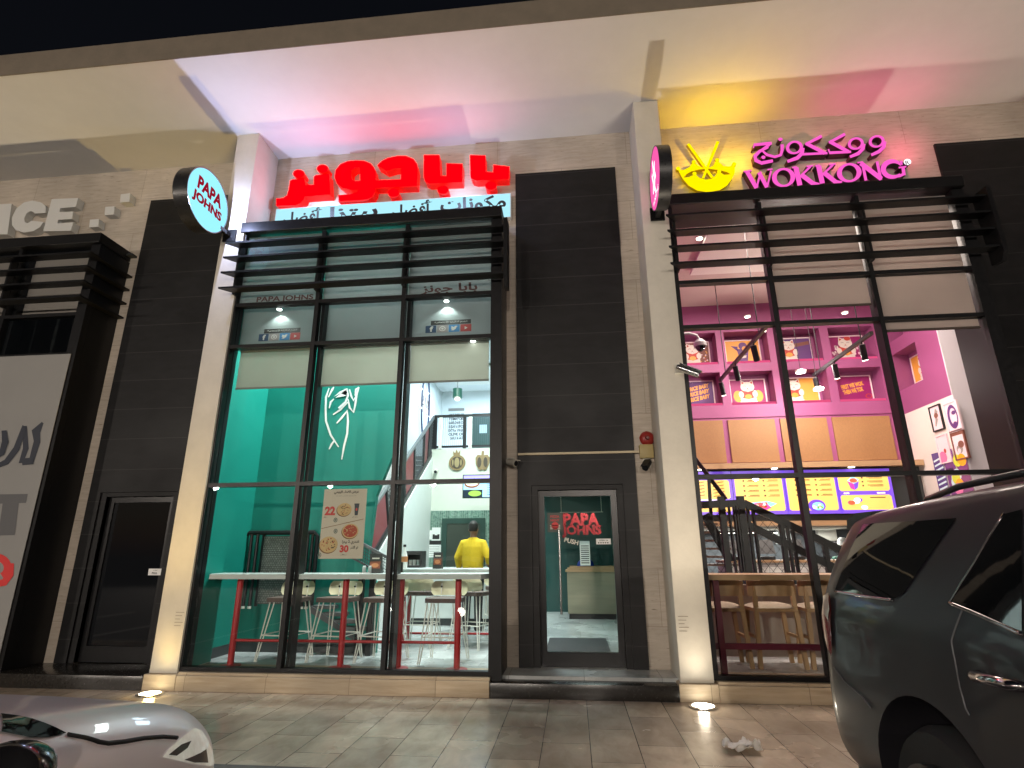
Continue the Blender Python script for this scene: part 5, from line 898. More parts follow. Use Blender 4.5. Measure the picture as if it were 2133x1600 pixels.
# ceiling fittings: tracks with spots, pendants, downlights
def track(label, u0, v0, u1, v1, yf, heads):
    f = PY(u1, v1, yf); n = PX(u0, v0, f.x); t = thing('track_light', label, 'lamp', tuple(f), group='black track lights of the wok shop'); n.z = f.z; mb = MB(); mb.box((f.x - .025, n.y, f.z), (f.x + .025, f.y, f.z + .05)); mb.build('track', BLACKM, t); mb = MB()
    for q in (.15, .85): mb.tube([(f.x, n.y + (f.y - n.y) * q, f.z + .05), (f.x, n.y + (f.y - n.y) * q, 6.3)], .008, 6)
    mb.build('hanger', BLACKM, t)
    for q, on in heads:
        y = n.y + (f.y - n.y) * q; m2 = MB(); m2.tube([(f.x, y, f.z), (f.x, y, f.z - .06)], .012, 6); m2.tube([(f.x - .02, y - .03, f.z - .05), (f.x + .03, y + .05, f.z - .27)], .045, 12); hd = m2.build('spot_head', BLACKM, t, smooth=True)
        m3 = MB(); m3.tube([(f.x + .031, y + .052, f.z - .272), (f.x + .033, y + .054, f.z - .278)], .04, 12); m3.build('lens', emi('warm_lens', (1, .9, .75), 9) if on else BLACKM, hd)
track('black ceiling track with spot heads on the left, in front of the food box print', 1597, 655, 1500, 795, 3.3, [(.25, 0), (.62, 0), (.97, 1)])
track('black ceiling track with spot heads on the right, ending at the half orange print', 1815, 690, 1695, 785, 3.3, [(.15, 1), (.6, 1), (.97, 0)])
for i, (u, v, y, lab) in enumerate([(1668, 776, 3.0, 'bright flat pendant lamp left of the right track end'), (1705, 812, 2.9, 'bright flat pendant lamp below the right track end')]):
    c = PY(u, v, y); t = thing('pendant_lamp', lab, 'lamp', tuple(c)); mb = MB(); mb.lathe(c, [(.085, 0), (.095, .03), (.03, .06)], 20); mb.build('lamp_shade', WHITEM, t); mb = MB(); mb.lathe(c - Vector((0, 0, .006)), [(.08, 0), (.08, .005)], 20); mb.build('lens', emi('warm_lens', (1, .9, .75), 9), t); mb = MB(); mb.tube([(c.x, c.y, c.z + .06), (c.x, c.y, 6.3)], .005, 6); mb.build('cord', BLACKM, t); light('POINT', 'glow', (c.x, c.y - .12, c.z - .05), L['pend'], (1, .86, .78), t, radius=.03)
for i, (u, v) in enumerate([(1557, 660), (1760, 652), (1457, 497), (1643, 487), (1840, 472), (1590, 690), (1492, 532)]):
    c = PZ(u, v, 6.28) if i not in (5,) else PY(u, v, 3.9)
    if c.y > 3.9: c = PY(u, v, 3.85)
    if c.y < .0 : c = PY(u, v, .1)
    t = thing('downlight', 'round lit ceiling lamp of the wok shop, ' + ['seen above the food box print', 'seen above the right track', 'behind the second louvre of the left pane', 'behind the second louvre of the middle pane', 'behind the second louvre of the right pane', 'right beside the left track', 'small one behind the third louvre'][i], 'lamp', tuple(c), group='ceiling lamps of the wok shop'); mb = MB(); mb.lathe(c, [(.06, 0), (.07, .02)], 16); mb.build('trim', WHITEM, t); mb = MB(); mb.lathe(c - Vector((0, 0, .008)), [(.05, 0), (.05, .006)], 16); mb.build('lens', emi('warm_lens', (1, .9, .75), 9), t)
c = PY(1458, 715, 1.5); t = thing('dome_camera', 'grey dome camera on a curved arm inside the right shop window', 'camera', tuple(c)); mb = MB(); mb.tube([(6.05, 1.5, c.z + .16), (c.x - .15, 1.5, c.z + .17), (c.x - .04, 1.5, c.z + .13), (c.x, 1.5, c.z + .05)], .022, 10); mb.build('arm', mat('grey_plastic', (.3, .28, .3), .4), t, smooth=True); mb = MB(); mb.lathe((c.x, 1.5, c.z - .05), [(.10, -.01), (.10, .05), (.05, .11)], 18); mb.build('housing', mat('grey_plastic', (.3, .28, .3), .4), t, smooth=True); mb = MB(); mb.lathe((c.x, 1.5, c.z - .05), [(.02, -.09), (.06, -.06), (.075, -.011)], 18); mb.build('dome', DARKGL, t, smooth=True)
# bar table, wooden stools
wz = PY(1600, 1196, -.25).z
t = thing('bar_table', 'oak bar table on maroon steel legs inside the right shop window', 'table', (7.5, -.1, ZF)); mb = MB(); mb.box((6.14, -.36, wz - .06), (9.4, .10, wz), 0, .006); mb.build('tabletop', WOODX, t)
for u in (1489, 1507): c = PZ(u, 1405, ZF); mb = MB(); mb.box((c.x - .03, -.29 if u > 1500 else -.2, ZF), (c.x + .03, -.23 if u > 1500 else -.14, wz - .06)); mb.build('leg', MAROON, t)
for x in (8.3, 9.2): mb = MB(); mb.box((x, -.29, ZF), (x + .06, -.23, wz - .06)); mb.build('leg', MAROON, t)
fz = PY(1600, 1345, -.26).z; mb = MB(); mb.box((6.2, -.275, fz - .04), (9.3, -.235, fz + .02)); mb.build('foot_rail', MAROON, t)
def make_wstool(label):
    t = thing('wooden_stool', label, 'stool', (0, 0, ZF), group='oak bar stools of the wok shop', local=True); S = .62; mb = MB()
    for sx in (-1, 1):
        for sy in (-1, 1): mb = MB(); mb.bar((sx * .25, sy * .20, 0), (sx * .205, sy * .17, S + (.25 if sy < 0 else 0)), .045, .04); mb.build('leg', WOOD, t)
    mb = MB(); mb.bar((-.235, -.19, .24), (.235, -.19, .24), .03); mb.bar((-.24, .19, .19), (.24, .19, .19), .03); mb.bar((-.235, -.19, .32), (-.235, .19, .32), .03); mb.bar((.235, -.19, .32), (.235, .19, .32), .03); mb.build('stretcher', WOOD, t)
    mb = MB(); mb.box((-.24, -.21, S - .03), (.24, .21, S + .008), 0, .008); mb.build('seat_frame', WOOD, t)
    vs = []; fs = []; n = 9
    for j in range(n):
        for i in range(n): a, b = i / (n - 1) * 2 - 1, j / (n - 1) * 2 - 1; vs.append((a * .25, b * .21, S + .01 + .05 * (1 - a ** 4) * (1 - b ** 4)))
    mb = MB(); mb.add(vs, [(j * n + i, j * n + i + 1, (j + 1) * n + i + 1, (j + 1) * n + i) for j in range(n - 1) for i in range(n - 1)]); mb.build('cushion', SEATF, t, smooth=True)
    mb = MB(); m = 11; vs = []
    for i in range(m):
        a = i / (m - 1) * 2 - 1; y = -.235 + .10 * a * a * abs(a); x = a * .27
        for (dy, z) in ((0, S + .14), (0, S + .30), (.028, S + .30), (.028, S + .14)): vs.append((x, y + dy, z + .02 * (1 - abs(a)) * (z > S + .2)))
    mb.add(vs, [(i * 4 + k, i * 4 + (k + 1) % 4, (i + 1) * 4 + (k + 1) % 4, (i + 1) * 4 + k) for i in range(m - 1) for k in range(4)] + [(0, 1, 2, 3), (m * 4 - 4, m * 4 - 1, m * 4 - 2, m * 4 - 3)]); mb.build('backrest', WOODX, t, smooth=True)
    return t
ws = None
for (u, lab) in [(1502, 'oak stool with beige cushion half hidden by the maroon legs'), (1608, 'oak stool with beige cushion standing free in the middle'), (1715, 'oak stool with beige cushion behind the mullion beside the parked car'), (1835, 'oak stool hidden behind the parked car')]:
    p = PZ(u, 1252, ZF + .70)
    if ws is None: ws = make_wstool(lab); ws.location = (p.x, .32, ZF)
    elif u < 1800: dup(ws, (p.x, .32, ZF), R(random.uniform(-4, 4)), lab)
# black steel stair with mesh
YS = 1.7
def wp(u, v, y=YS): return PY(u, v, y)
t = thing('steel_stair', 'black steel stair with diamond mesh railing descending to the right in the wok shop', 'staircase', (7.5, YS, ZF))
A, B, E_ = wp(1462, 1052), wp(1549, 1048), wp(1790, 1165); d1 = Vector((0, 0, -.30))
mb = MB(); mb.bar(A, B, .07, .10); mb.bar(B, E_, .07, .10); mb.build('handrail', BLACKM, t); mb = MB(); mb.bar(B + d1, E_ + d1, .06, .10); mb.build('mid_rail', BLACKM, t)
for u, w_ in ((1508, .085), (1549, .095), (1523, .022), (1533, .022), (1539, .022), (1562, .03), (1573, .03), (1628, .06), (1640, .03), (1650, .03), (1712, .06)):
    p = wp(u, 1100); zt = (A.z if p.x < B.x else lt(B, E_, (p.x - B.x) / (E_.x - B.x)).z) + (.12 if w_ > .08 else 0); mb = MB(); mb.box((p.x - w_ / 2, YS - .04, ZF), (p.x + w_ / 2, YS + .04, zt)); mb.build('post', BLACKM, t)
mb = MB(); x0, x1 = A.x, 9.4; z0, z1 = ZF + .5, A.z - .08; st = .075
zmax = lambda x: (A.z if x < B.x else lt(B, E_, min(1.3, (x - B.x) / (E_.x - B.x))).z) - .05
k = x0 - 2.0
while k < x1:
    for s in (1, -1):
        seg = []
        for i in range(60):
            z = z0 + (z1 - z0) * i / 59; x = k + s * (z - z0) * .8 + (0 if s > 0 else 1.6)
            if x0 <= x <= x1 and z < zmax(x): seg.append((x, z))
        if len(seg) > 3: mb.bar((seg[0][0], YS + .02, seg[0][1]), (seg[-1][0], YS + .02, seg[-1][1]), .005)
    k += st * 1.6
mb.build('mesh_infill', BLACKM, t)
mb = MB(); mb.bar(wp(1468, 1072, 2.1), wp(1522, 1170, 2.1), .05, .12); mb.bar(wp(1448, 955, 2.4), wp(1512, 1040, 2.2), .05, .06); mb.bar(wp(1476, 990, 2.2), wp(1482, 1090, 2.2), .045); mb.build('upper_flight_rail', BLACKM, t)
for k in range(6): c = wp(1462 + k * 9, 1090 + k * 17, 2.6); mb = MB(); mb.box((6.06, 2.6, c.z - .03), (c.x + .25, 3.1, c.z)); mb.build('tread', mat('brown_tread', (.16, .10, .07), .6), t)
# kitchen behind
mb = MB(); mb.box((6.05, 6.4, ZF), (XR, 6.5, zs1 - .2)); struct('kitchen_wall', mb, mat('slate_paint', (.045, .055, .065), .5, var=.1))
mb = MB(); mb.box((6.05, YB + .3, zs1 - .19), (XR, 8, zs1 - .12)); struct('kitchen_ceiling', mb, DKGREY)
t = thing('order_counter', 'white tiled order counter with oak ledge behind the black stair', 'counter', (8.6, 3.4, ZF)); ct = PY(1690, 1172, 3.3).z; mb = MB(); mb.box((7.3, 3.3, ZF), (10.9, 3.9, ct)); mb.build('front', stone('white_tiles', (.55, .55, .53), (.7, .7, .68), .25, ('xz', .2, .1), (.3, .3, .3), veins=False), t); mb = MB(); mb.box((7.28, 3.28, ct + .001), (10.92, 3.92, ct + .04)); mb.build('top', WOODX, t)
mb = MB(); mb.box((6.1, .9, ZF), (9.6, .96, 1.02)); struct('low_partition', mb, mat('taupe_panel', (.36, .30, .25), .6, var=.04))
c, d = PY(1702, 1129, 6.3), PY(1739, 1096, 6.3); t = thing('towel_dispenser', 'white rounded paper dispenser on the dark kitchen wall', 'dispenser', tuple(c)); mb = MB(); mb.box((c.x, 6.2, c.z), (d.x, 6.39, d.z), 0, .08); mb.build('body', WHITEM, t, smooth=True)
mb = MB(); mb.box((c.x + .03, 6.19, c.z - .02), (d.x - .03, 6.36, c.z - .001)); mb.build('paper_slot', mat('grey_plastic', (.3, .28, .3), .4), t)
c = PY(1638, 1118, 6.2); t = thing('hand_basin_mirror', 'pale arched mirror on the dark kitchen wall behind the stair', 'mirror', tuple(c)); mb = MB(); mb.prism([(c.x - .18, c.z - .15), (c.x + .18, c.z - .15)] + [(c.x + .18 * math.cos(R(a)), c.z - .0 + .18 * math.sin(R(a))) for a in range(0, 181, 20)], fr3, 6.36, 6.39); mb.build('plate', mat('pale_mirror', (.55, .62, .62), .2), t)
c = PY(1500, 1110, 6.0); t = thing('steel_shelf', 'steel wall shelf with red and white tubs seen through the stair posts', 'shelf', tuple(c)); mb = MB(); mb.box((c.x - .5, 6.0, c.z - .02), (c.x + 1.2, 6.39, c.z)); mb.build('board', CHROME, t)
for k in range(6): mb = MB(); mb.lathe((c.x - .4 + k * .28, 6.18, c.z), [(.08, 0), (.09, .16 + .05 * (k % 3))], 12); mb.build('tub', [PAPER, REDP, PAPER, CHROME, REDP, PAPER][k], t)
for k, (u, v) in enumerate([(1530, 1160), (1600, 1170), (1660, 1160)]):
    c = PY(u, v, 3.5); t = thing('counter_machine', ['dark till with a screen on the tiled counter, left', 'dark card reader stand on the tiled counter', 'dark coffee grinder on the tiled counter, right'][k], 'machine', (c.x, 3.5, ct + .04)); mb = MB(); mb.box((c.x - .12, 3.45, ct + .041), (c.x + .12, 3.65, ct + .10), 0, .01); mb.build('base', BLACKM, t); mb = MB(); mb.prism([(-.1, .1), (.02, .34), (.05, .33), (-.05, .1)], lambda a, b, d: (c.x + d, 3.58 + a, ct + .04 + b), -.14, .14); mb.build('display', DKGREY, t)

# ================================================================== PEOPLE
def evald(o):
    dg = bpy.context.evaluated_depsgraph_get(); me = bpy.data.meshes.new_from_object(o.evaluated_get(dg)); return me
def remeshed(name, mb, m, parent, vox=.012, sm=4):
    o = mb.build(name + '_raw', m, None, off=(0, 0, 0)); md = o.modifiers.new('r', 'REMESH'); md.mode = 'VOXEL'; md.voxel_size = vox; s = o.modifiers.new('s', 'SMOOTH'); s.factor = .5; s.iterations = sm
    me = evald(o); bpy.data.objects.remove(o); me.name = name; n = bpy.data.objects.new(name, me); COL.objects.link(n); n.parent = parent; OFF[n.name] = None
    me.materials.clear(); me.materials.append(m); me.polygons.foreach_set('material_index', [0] * len(me.polygons)); me.polygons.foreach_set('use_smooth', [True] * len(me.polygons)); return n
def rings(mb, path, n=16):          # elliptical loft: (x, y, z, rx, ry)
    vs = []; fs = []
    for x, y, z, rx, ry in path:
        for k in range(n): a = 2 * math.pi * k / n; vs.append((x + rx * math.cos(a), y + ry * math.sin(a), z))
    for i in range(len(path) - 1):
        for k in range(n): fs.append((i * n + k, i * n + (k + 1) % n, (i + 1) * n + (k + 1) % n, (i + 1) * n + k))
    fs += [tuple(range(n))[::-1], tuple((len(path) - 1) * n + k for k in range(n))]; mb.add(vs, fs)
def hand(mb, w, d, s):              # wrist, pointing direction, side
    w = Vector(w); d = Vector(d).normalized(); sd = Vector((s, 0, 0)); sd = (sd - d * sd.dot(d)).normalized(); nn = d.cross(sd)
    mb.tube([w - d * .03, w + d * .03, w + d * .09], [.028, .036, .034], 10)
    for k, ln in enumerate((.070, .080, .074, .058)):
        b = w + d * .085 + sd * (.027 - .018 * k); mb.tube([b - d * .02, b + d * ln * .5, b + d * ln * .95 + nn * .02 * -s], [.0095, .009, .0075], 8)
    b = w + d * .03 + sd * .03; mb.tube([b, b + sd * .03 + d * .03, b + sd * .04 + d * .065], [.012, .011, .009], 8)
SKIN = mat('skin', (.22, .11, .065), .5); SWEAT = mat('mustard_knit', (.62, .42, .015), .9, var=.06, vscale=25, bump=.3, bscale=220); HAIR = mat('black_hair', (.012, .01, .009), .7); TROUS = mat('dark_trousers', (.012, .013, .016), .8)
def person(label, loc, rz, top, cap=None, arms='one_forward'):
    t = thing('person', label, 'person', loc, rz, local=True)
    la = [(-.165, 0, 1.39), (-.27, -.03, 1.17), (-.26, .08, .95)]; ra = [(.165, 0, 1.39), (.285, -.06, 1.18), (.235, .17, 1.06)]
    b = MB(); rings(b, [(0, 0, .80, .15, .11), (0, 0, .95, .17, .12), (0, 0, 1.10, .155, .105), (0, 0, 1.30, .185, .115), (0, 0, 1.42, .175, .09), (0, 0, 1.47, .09, .07), (0, .005, 1.50, .058, .06), (0, .01, 1.56, .056, .06)])
    for a, s in ((la, -1), (ra, 1)):
        b.tube(a, [.062, .046, .031], 12); hand(b, a[2], Vector(a[2]) - Vector(a[1]), -s)
    for s in (-1, 1): b.tube([(s * .085, 0, .86), (s * .10, .01, .50), (s * .10, -.01, .08)], [.10, .062, .042], 12); b.tube([(s * .10, -.04, .045), (s * .11, .06, .045), (s * .115, .19, .03)], [.045, .045, .032], 10)
    rings(b, [(0, .015, 1.53, .045, .05), (0, .03, 1.555, .062, .08), (0, .02, 1.61, .073, .094), (0, .01, 1.67, .078, .098), (0, .005, 1.73, .068, .088), (0, .005, 1.765, .03, .045)])
    for s in (-1, 1): b.tube([(s * .072, .0, 1.60), (s * .083, -.005, 1.64)], [.012, .016], 8)      # ears
    b.tube([(0, .10, 1.655), (0, .122, 1.615), (0, .10, 1.605)], [.010, .017, .012], 8)                  # nose
    b.tube([(-.025, .097, 1.582), (.025, .097, 1.582)], .008, 6)                                        # mouth
    body = remeshed('body', b, SKIN, t, .0085, 3)
    e = MB()
    for s in (-1, 1): e.lathe((s * .03, .097, 1.65), [(.011, 0), (.006, .006)], 8, axis='y')
    e.build('eyes', BLACKM, body)
    c = MB(); rings(c, [(0, 0, .93, .172, .128), (0, 0, .965, .182, .135), (0, -.01, 1.06, .19, .138), (0, -.01, 1.2, .195, .135), (0, -.005, 1.34, .21, .132), (0, 0, 1.43, .19, .105), (0, .0, 1.475, .10, .08), (0, .0, 1.50, .075, .072)])
    for a in (la, ra): a2 = [Vector(p) for p in a]; c.tube([(a2[0].x * .6, 0, 1.40), (a2[0].x * 1.05, 0, 1.39), a2[0].lerp(a2[1], .35), a2[1], a2[1].lerp(a2[2], .8)], [.078, .082, .074, .064, .05], 14)
    remeshed('sweater' if cap is None else 'shirt', c, top, t, .012, 5)
    p = MB(); rings(p, [(0, 0, .80, .16, .125), (0, 0, .90, .178, .13), (0, 0, .99, .172, .125)])
    for s in (-1, 1): p.tube([(s * .09, 0, .86), (s * .105, .005, .50), (s * .105, -.015, .07)], [.115, .078, .062], 14)
    remeshed('trousers', p, TROUS, t, .013, 4)
    h = MB(); rings(h, [(0, -.02, 1.60, .070, .082), (0, -.018, 1.66, .083, .092), (0, -.008, 1.73, .078, .096), (0, 0, 1.785, .035, .05)] if cap is None else [(0, -.01, 1.655, .085, .105), (0, 0, 1.70, .098, .118), (0, 0, 1.77, .085, .10), (0, 0, 1.81, .04, .05)])
    remeshed('hair' if cap is None else 'hair_net', h, HAIR if cap is None else cap, t, .010, 3)
    for s in (-1, 1): sh = MB(); sh.tube([(s * .10, -.07, .05), (s * .11, .05, .05), (s * .115, .2, .035)], [.05, .052, .04], 12); sh.build('shoe', BLACKM, t, smooth=True)
    return t
c = PY(985, 1180, 3.0); person('person seen from behind in mustard yellow sweater and dark trousers behind the second table', (c.x, 3.0, ZF), R(-6), SWEAT)
c = PY(1756, 1132, 4.9); person('kitchen worker in dark green shirt and white hair net behind the tiled counter', (c.x, 4.9, c.z - 1.70), R(170), mat('green_shirt', (.02, .10, .07), .8), mat('hairnet', (.62, .63, .62), .8, bump=.5, bscale=90))

# ================================================================== CARS
def loft(stations, prof, ymap, xc, zoff, shear=None):
    """stations: dicts along the length; prof(st) -> half section [(x, z)] bottom centre to top centre"""
    vs = []; fs = []; m = None
    for st in stations:
        h = prof(st); full = [(-x, z) for x, z in h] + [(x, z) for x, z in h[::-1][1:-1]] ; m = len(full)
        for x, z in full: u = st['u'] + (shear(st['u'], z) if shear else 0); vs.append((xc + x, ymap(u), z + zoff))
    for i in range(len(stations) - 1):
        for k in range(m): fs.append((i * m + k, i * m + (k + 1) % m, (i + 1) * m + (k + 1) % m, (i + 1) * m + k))
    mb = MB(); mb.add(vs, fs); k = len(stations) - 1
    h = m // 2
    for base in (0, k * m):
        for j in range(h - 1 if m % 2 else h):
            a, b, c, d = j, j + 1, (m - j - 1) % m, (m - j) % m
            f = [base + a, base + b] + ([base + c] if c != b else []) + ([base + d] if d != a else [])
            if len(set(f)) >= 3: mb.add([vs[q] for q in dict.fromkeys(f)], [tuple(range(len(set(f))))])
    return mb
def finish_body(mb, name, m, parent, cuts, sub=2):
    o = mb.build(name + '_raw', m, None, off=(0, 0, 0)); me = o.data
    bm = bmesh.new(); bm.from_mesh(me); bmesh.ops.remove_doubles(bm, verts=bm.verts[:], dist=1e-4); bmesh.ops.recalc_face_normals(bm, faces=bm.faces[:]); bm.to_mesh(me); bm.free()
    s = o.modifiers.new('s', 'SUBSURF'); s.levels = sub; s.render_levels = sub; tmp = []
    for (x0, x1, y, z, r) in cuts:
        cb = MB(); cb.lathe((x0, y, z), [(r, 0), (r, x1 - x0)], 48, axis='x'); co = cb.build('cut', MATS['rubber'], None, off=(0, 0, 0)); tmp.append(co); b = o.modifiers.new('b', 'BOOLEAN'); b.operation = 'DIFFERENCE'; b.object = co; b.solver = 'EXACT'
    me2 = evald(o); bpy.data.objects.remove(o); [bpy.data.objects.remove(c) for c in tmp]; me2.name = name
    n = bpy.data.objects.new(name, me2); COL.objects.link(n); me2.materials.clear(); me2.materials.append(m); me2.polygons.foreach_set('material_index', [0] * len(me2.polygons)); me2.polygons.foreach_set('use_smooth', [True] * len(me2.polygons)); me2.set_sharp_from_angle(angle=R(50)); n.parent = parent
    off = OFF.get(parent.name); bm = bmesh.new(); bm.from_mesh(me2); bvh = BVHTree.FromBMesh(bm); bm.free()
    if off: me2.transform(Matrix.Translation(-Vector(off)))
    OFF[n.name] = off; return n, bvh
def hit(bvh, u, v):
    d = ray(u, v).normalized(); h = bvh.ray_cast(CAM, d); return h[0] if h[0] else None
def conform(bvh, pts3, offs, thick=.0, cuts=3):
    """panel lying on the body surface inside the closed loop of 3-D points"""
    bm = bmesh.new(); vs = [bm.verts.new(p) for p in pts3]; f = bm.faces.new(vs); bmesh.ops.triangulate(bm, faces=[f])
    for _ in range(cuts): bmesh.ops.subdivide_edges(bm, edges=[e for e in bm.edges if e.calc_length() > .06], cuts=1, use_grid_fill=True); bmesh.ops.triangulate(bm, faces=bm.faces[:])
    for v in bm.verts:
        co, nr, _, _ = bvh.find_nearest(v.co)
        if co is not None: v.co = co + nr * offs
    mb = MB(); mb.bm(bm); return mb
def wheel(parent, x, y, z, r, w, side, rimm):
    mb = MB(); mb.lathe((x - w / 2, y, z), [(r * .66, 0), (r * .93, .0), (r, w * .18), (r, w * .82), (r * .93, w), (r * .66, w)], 40, axis='x'); wh = mb.build('wheel', RUBBER, parent, smooth=True)
    m2 = MB(); xo = x + side * (w / 2 - .03); m2.lathe((xo - .02, y, z), [(r * .65, -.06), (r * .66, .03), (r * .62, .03)], 36, axis='x')
    for k in range(6):
        a = k / 6 * 2 * math.pi; m2.bar((xo, y, z), (xo, y + r * .63 * math.cos(a), z + r * .63 * math.sin(a)), .07, .03, up=(1, 0, 0))
    m2.lathe((xo - .02, y, z), [(.07, 0), (.06, .05)], 16, axis='x'); m2.build('rim', rimm, wh, smooth=True)
CARGREY = mat('dark_grey_car_paint', (.021, .020, .0245), .38, metal=.1, coat=.22, spec=.3); CARGL = mat('tinted_car_glass', (.004, .005, .006), .03, spec=.9); GAP = mat('panel_gap', (.10, .10, .105), .5); CHR = mat('chrome_trim', (.55, .5, .52), .12, metal=1); RIM = mat('alloy_rim', (.10, .10, .105), .3, metal=.9)
# ---- dark SUV backed in on the right
SX = 7.19; SY0 = -3.05
suv = thing('parked_car', 'dark grey large SUV backed in at the right edge of the photo', 'car', (SX, SY0 - 2.6, -.1))
def sprof(s):
    hw, zl, zt, tw, zs_ = s['hw'], s['zl'], s['zt'], s['tw'], s.get('zs', 1.17)
    bw = hw * .965
    return [(0, zl), (hw * .85, zl), (hw * .96, zl + .09), (hw * .995, .55), (hw * 1.005, .80), (hw * .985, 1.0), (hw * .99, zs_), (bw, zs_ + .09), ((bw + tw) / 2 + .012, (zs_ + .09 + zt) / 2), (tw, zt - .055), (tw - .03, zt - .018), (tw * .6, zt + .012), (0, zt + .02)]
ST = [dict(u=.0, hw=.80, zl=.46, zt=1.68, tw=.60), dict(u=.008, hw=.92, zl=.38, zt=1.715, tw=.68), dict(u=.05, hw=.97, zl=.34, zt=1.73, tw=.715), dict(u=.13, hw=.995, zl=.32, zt=1.745, tw=.735), dict(u=.34, hw=1.005, zl=.32, zt=1.77, tw=.75), dict(u=.9, hw=1.01, zl=.32, zt=1.80, tw=.76), dict(u=1.8, hw=1.01, zl=.3, zt=1.825, tw=.765), dict(u=2.8, hw=1.01, zl=.3, zt=1.82, tw=.765), dict(u=3.4, hw=1.0, zl=.3, zt=1.77, tw=.75), dict(u=3.75, hw=1.0, zl=.3, zt=1.58, tw=.77), dict(u=4.12, hw=1.0, zl=.3, zt=1.32, tw=.82, zs=1.12), dict(u=4.5, hw=.99, zl=.3, zt=1.25, tw=.83, zs=1.06), dict(u=5.0, hw=.95, zl=.3, zt=1.17, tw=.78, zs=1.0), dict(u=5.22, hw=.86, zl=.33, zt=1.05, tw=.66, zs=.9), dict(u=5.3, hw=.62, zl=.4, zt=.92, tw=.46, zs=.8)]
def sshear(u, z):
    k = max(0, 1 - u / .6); return k * (.03 if z > 1.3 else -.03 if .4 < z < .75 else .0)
body, bv = finish_body(loft(ST, sprof, lambda u: SY0 - u, SX, -.1, sshear), 'body', CARGREY, suv, [(SX - 1.2, SX - .62, SY0 - 1.07, .33, .50), (SX + .62, SX + 1.2, SY0 - 1.07, .33, .50), (SX - 1.2, SX - .62, SY0 - 4.15, .33, .50), (SX + .62, SX + 1.2, SY0 - 4.15, .33, .50)])
def panel(name, px, m, offs=.004, parent=suv, bvv=None, smooth=True, cuts=3, label=None):
    pts = [hit(bvv or bv, *p) for p in px]; pts = [p for p in pts if p]
    if len(pts) < 3: print('panel miss', name); return None
    o = conform(bvv or bv, pts, offs, cuts=cuts).build(name, m, parent, smooth='all')
    if label: o['label'] = label
    return o
def seam(name, px, m, r=.004, parent=suv, bvv=None, world=None):
    pts = world or [hit(bvv or bv, *p) for p in px]; pts = [p for p in pts if p]; out = []
    for i in range(len(pts) - 1):
        for k in range(6): q = pts[i].lerp(pts[i + 1], k / 6); co, nr, _, _ = (bvv or bv).find_nearest(q); out.append(co + nr * .0015)
    co, nr, _, _ = (bvv or bv).find_nearest(pts[-1]); out.append(co + nr * .0015)
    mb = MB(); mb.tube(out, r, 6); return mb.build(name, m, parent, smooth='all')
def yz(y, z, bvv=None):             # point on the right flank of the SUV
    h = (bvv or bv).ray_cast(Vector((0, y, z)), Vector((1, 0, 0))); return h[0]
panel('quarter_window', [(1741, 1229), (1765, 1166), (1799, 1093), (1900, 1087), (1994, 1080), (1936, 1160), (1884, 1236), (1864, 1247), (1800, 1240)], CARGL)
panel('rear_door_window', [(1984, 1252), (2030, 1170), (2092, 1072), (2131, 1062), (2132, 1190), (2131, 1316), (2070, 1290)], CARGL)
seam('window_trim', [(1740, 1233), (1800, 1243), (1862, 1251)], CHR, .008); seam('window_trim', [(1980, 1257), (2030, 1277), (2080, 1299), (2132, 1323)], CHR, .009); seam('window_trim', [(2094, 1070), (2030, 1175), (1981, 1254)], CHR, .006)
seam('door_gap', [(2005, 1272), (1983, 1335), (1990, 1375), (2000, 1430), (2012, 1475), (2020, 1490)], GAP, .0035)
seam('bumper_gap', [(1738, 1390), (1760, 1420), (1795, 1450), (1815, 1475)], GAP, .0035)
panel('tail_light', [(1713, 1268), (1722, 1246), (1733, 1240), (1735, 1270), (1736, 1320), (1737, 1368), (1728, 1350), (1718, 1310)], mat('tail_lens', (.22, .015, .02), .12, coat=1), .012)
panel('tail_light_trim', [(1722, 1244), (1733, 1237), (1735, 1270), (1732, 1292), (1724, 1280)], mat('clear_lens', (.55, .45, .38), .12, coat=1), .020)
h0 = hit(bv, 2040, 1405)
if h0:
    mb = MB(); q = yz(h0.y - .12, h0.z - .0); mb.tube([(h0.x + .0, h0.y, h0.z), (h0.x - .035, h0.y - .03, h0.z), (q.x - .035, h0.y - .20, h0.z + .005), (q.x, h0.y - .23, h0.z + .005)], [.016, .02, .02, .016], 10); mb.build('door_handle', CHR, suv, smooth='all')
# roof rail, spoiler
mb = MB(); pr = []
for k in range(12):
    y = SY0 - .75 - k * .26; hh = bv.ray_cast(Vector((SX - .62, y, 3)), Vector((0, 0, -1)))[0]; pr.append(Vector((SX - .62, y, hh.z + (.008 if k in (0, 11) else .034))))
mb.tube(pr, .016, 8); mb.build('roof_rail', CARGREY, suv, smooth='all')
mb = MB(); n = 9
for s in (1,):
    vs = []
    for i in range(n):
        a = i / (n - 1) * 2 - 1; x = SX + a * .70; yb_ = SY0 + .02 - .06 * a * a; zt = 1.628 - .03 * a * a
        for (dy, dz) in ((-.30, .06), (-.10, .062), (.03, .025), (.04, -.025), (-.02, -.045), (-.30, -.03)): vs.append((x, yb_ + dy, zt + dz))
    mb.add(vs, [(i * 6 + k, i * 6 + (k + 1) % 6, (i + 1) * 6 + (k + 1) % 6, (i + 1) * 6 + k) for i in range(n - 1) for k in range(6)] + [tuple(range(6))[::-1], tuple((n - 1) * 6 + k for k in range(6))])
mb.build('spoiler', CARGREY, suv, smooth=True)
for s in (-1, 1):
    for u in (1.07, 4.15): wheel(suv, SX + s * .84, SY0 - u, .31, .41, .28, s, RIM)
mb = MB(); mb.box((SX - .6, SY0 - 5.0, .12), (SX + .6, SY0 - .4, .24)); mb.build('underbody', RUBBER, suv)
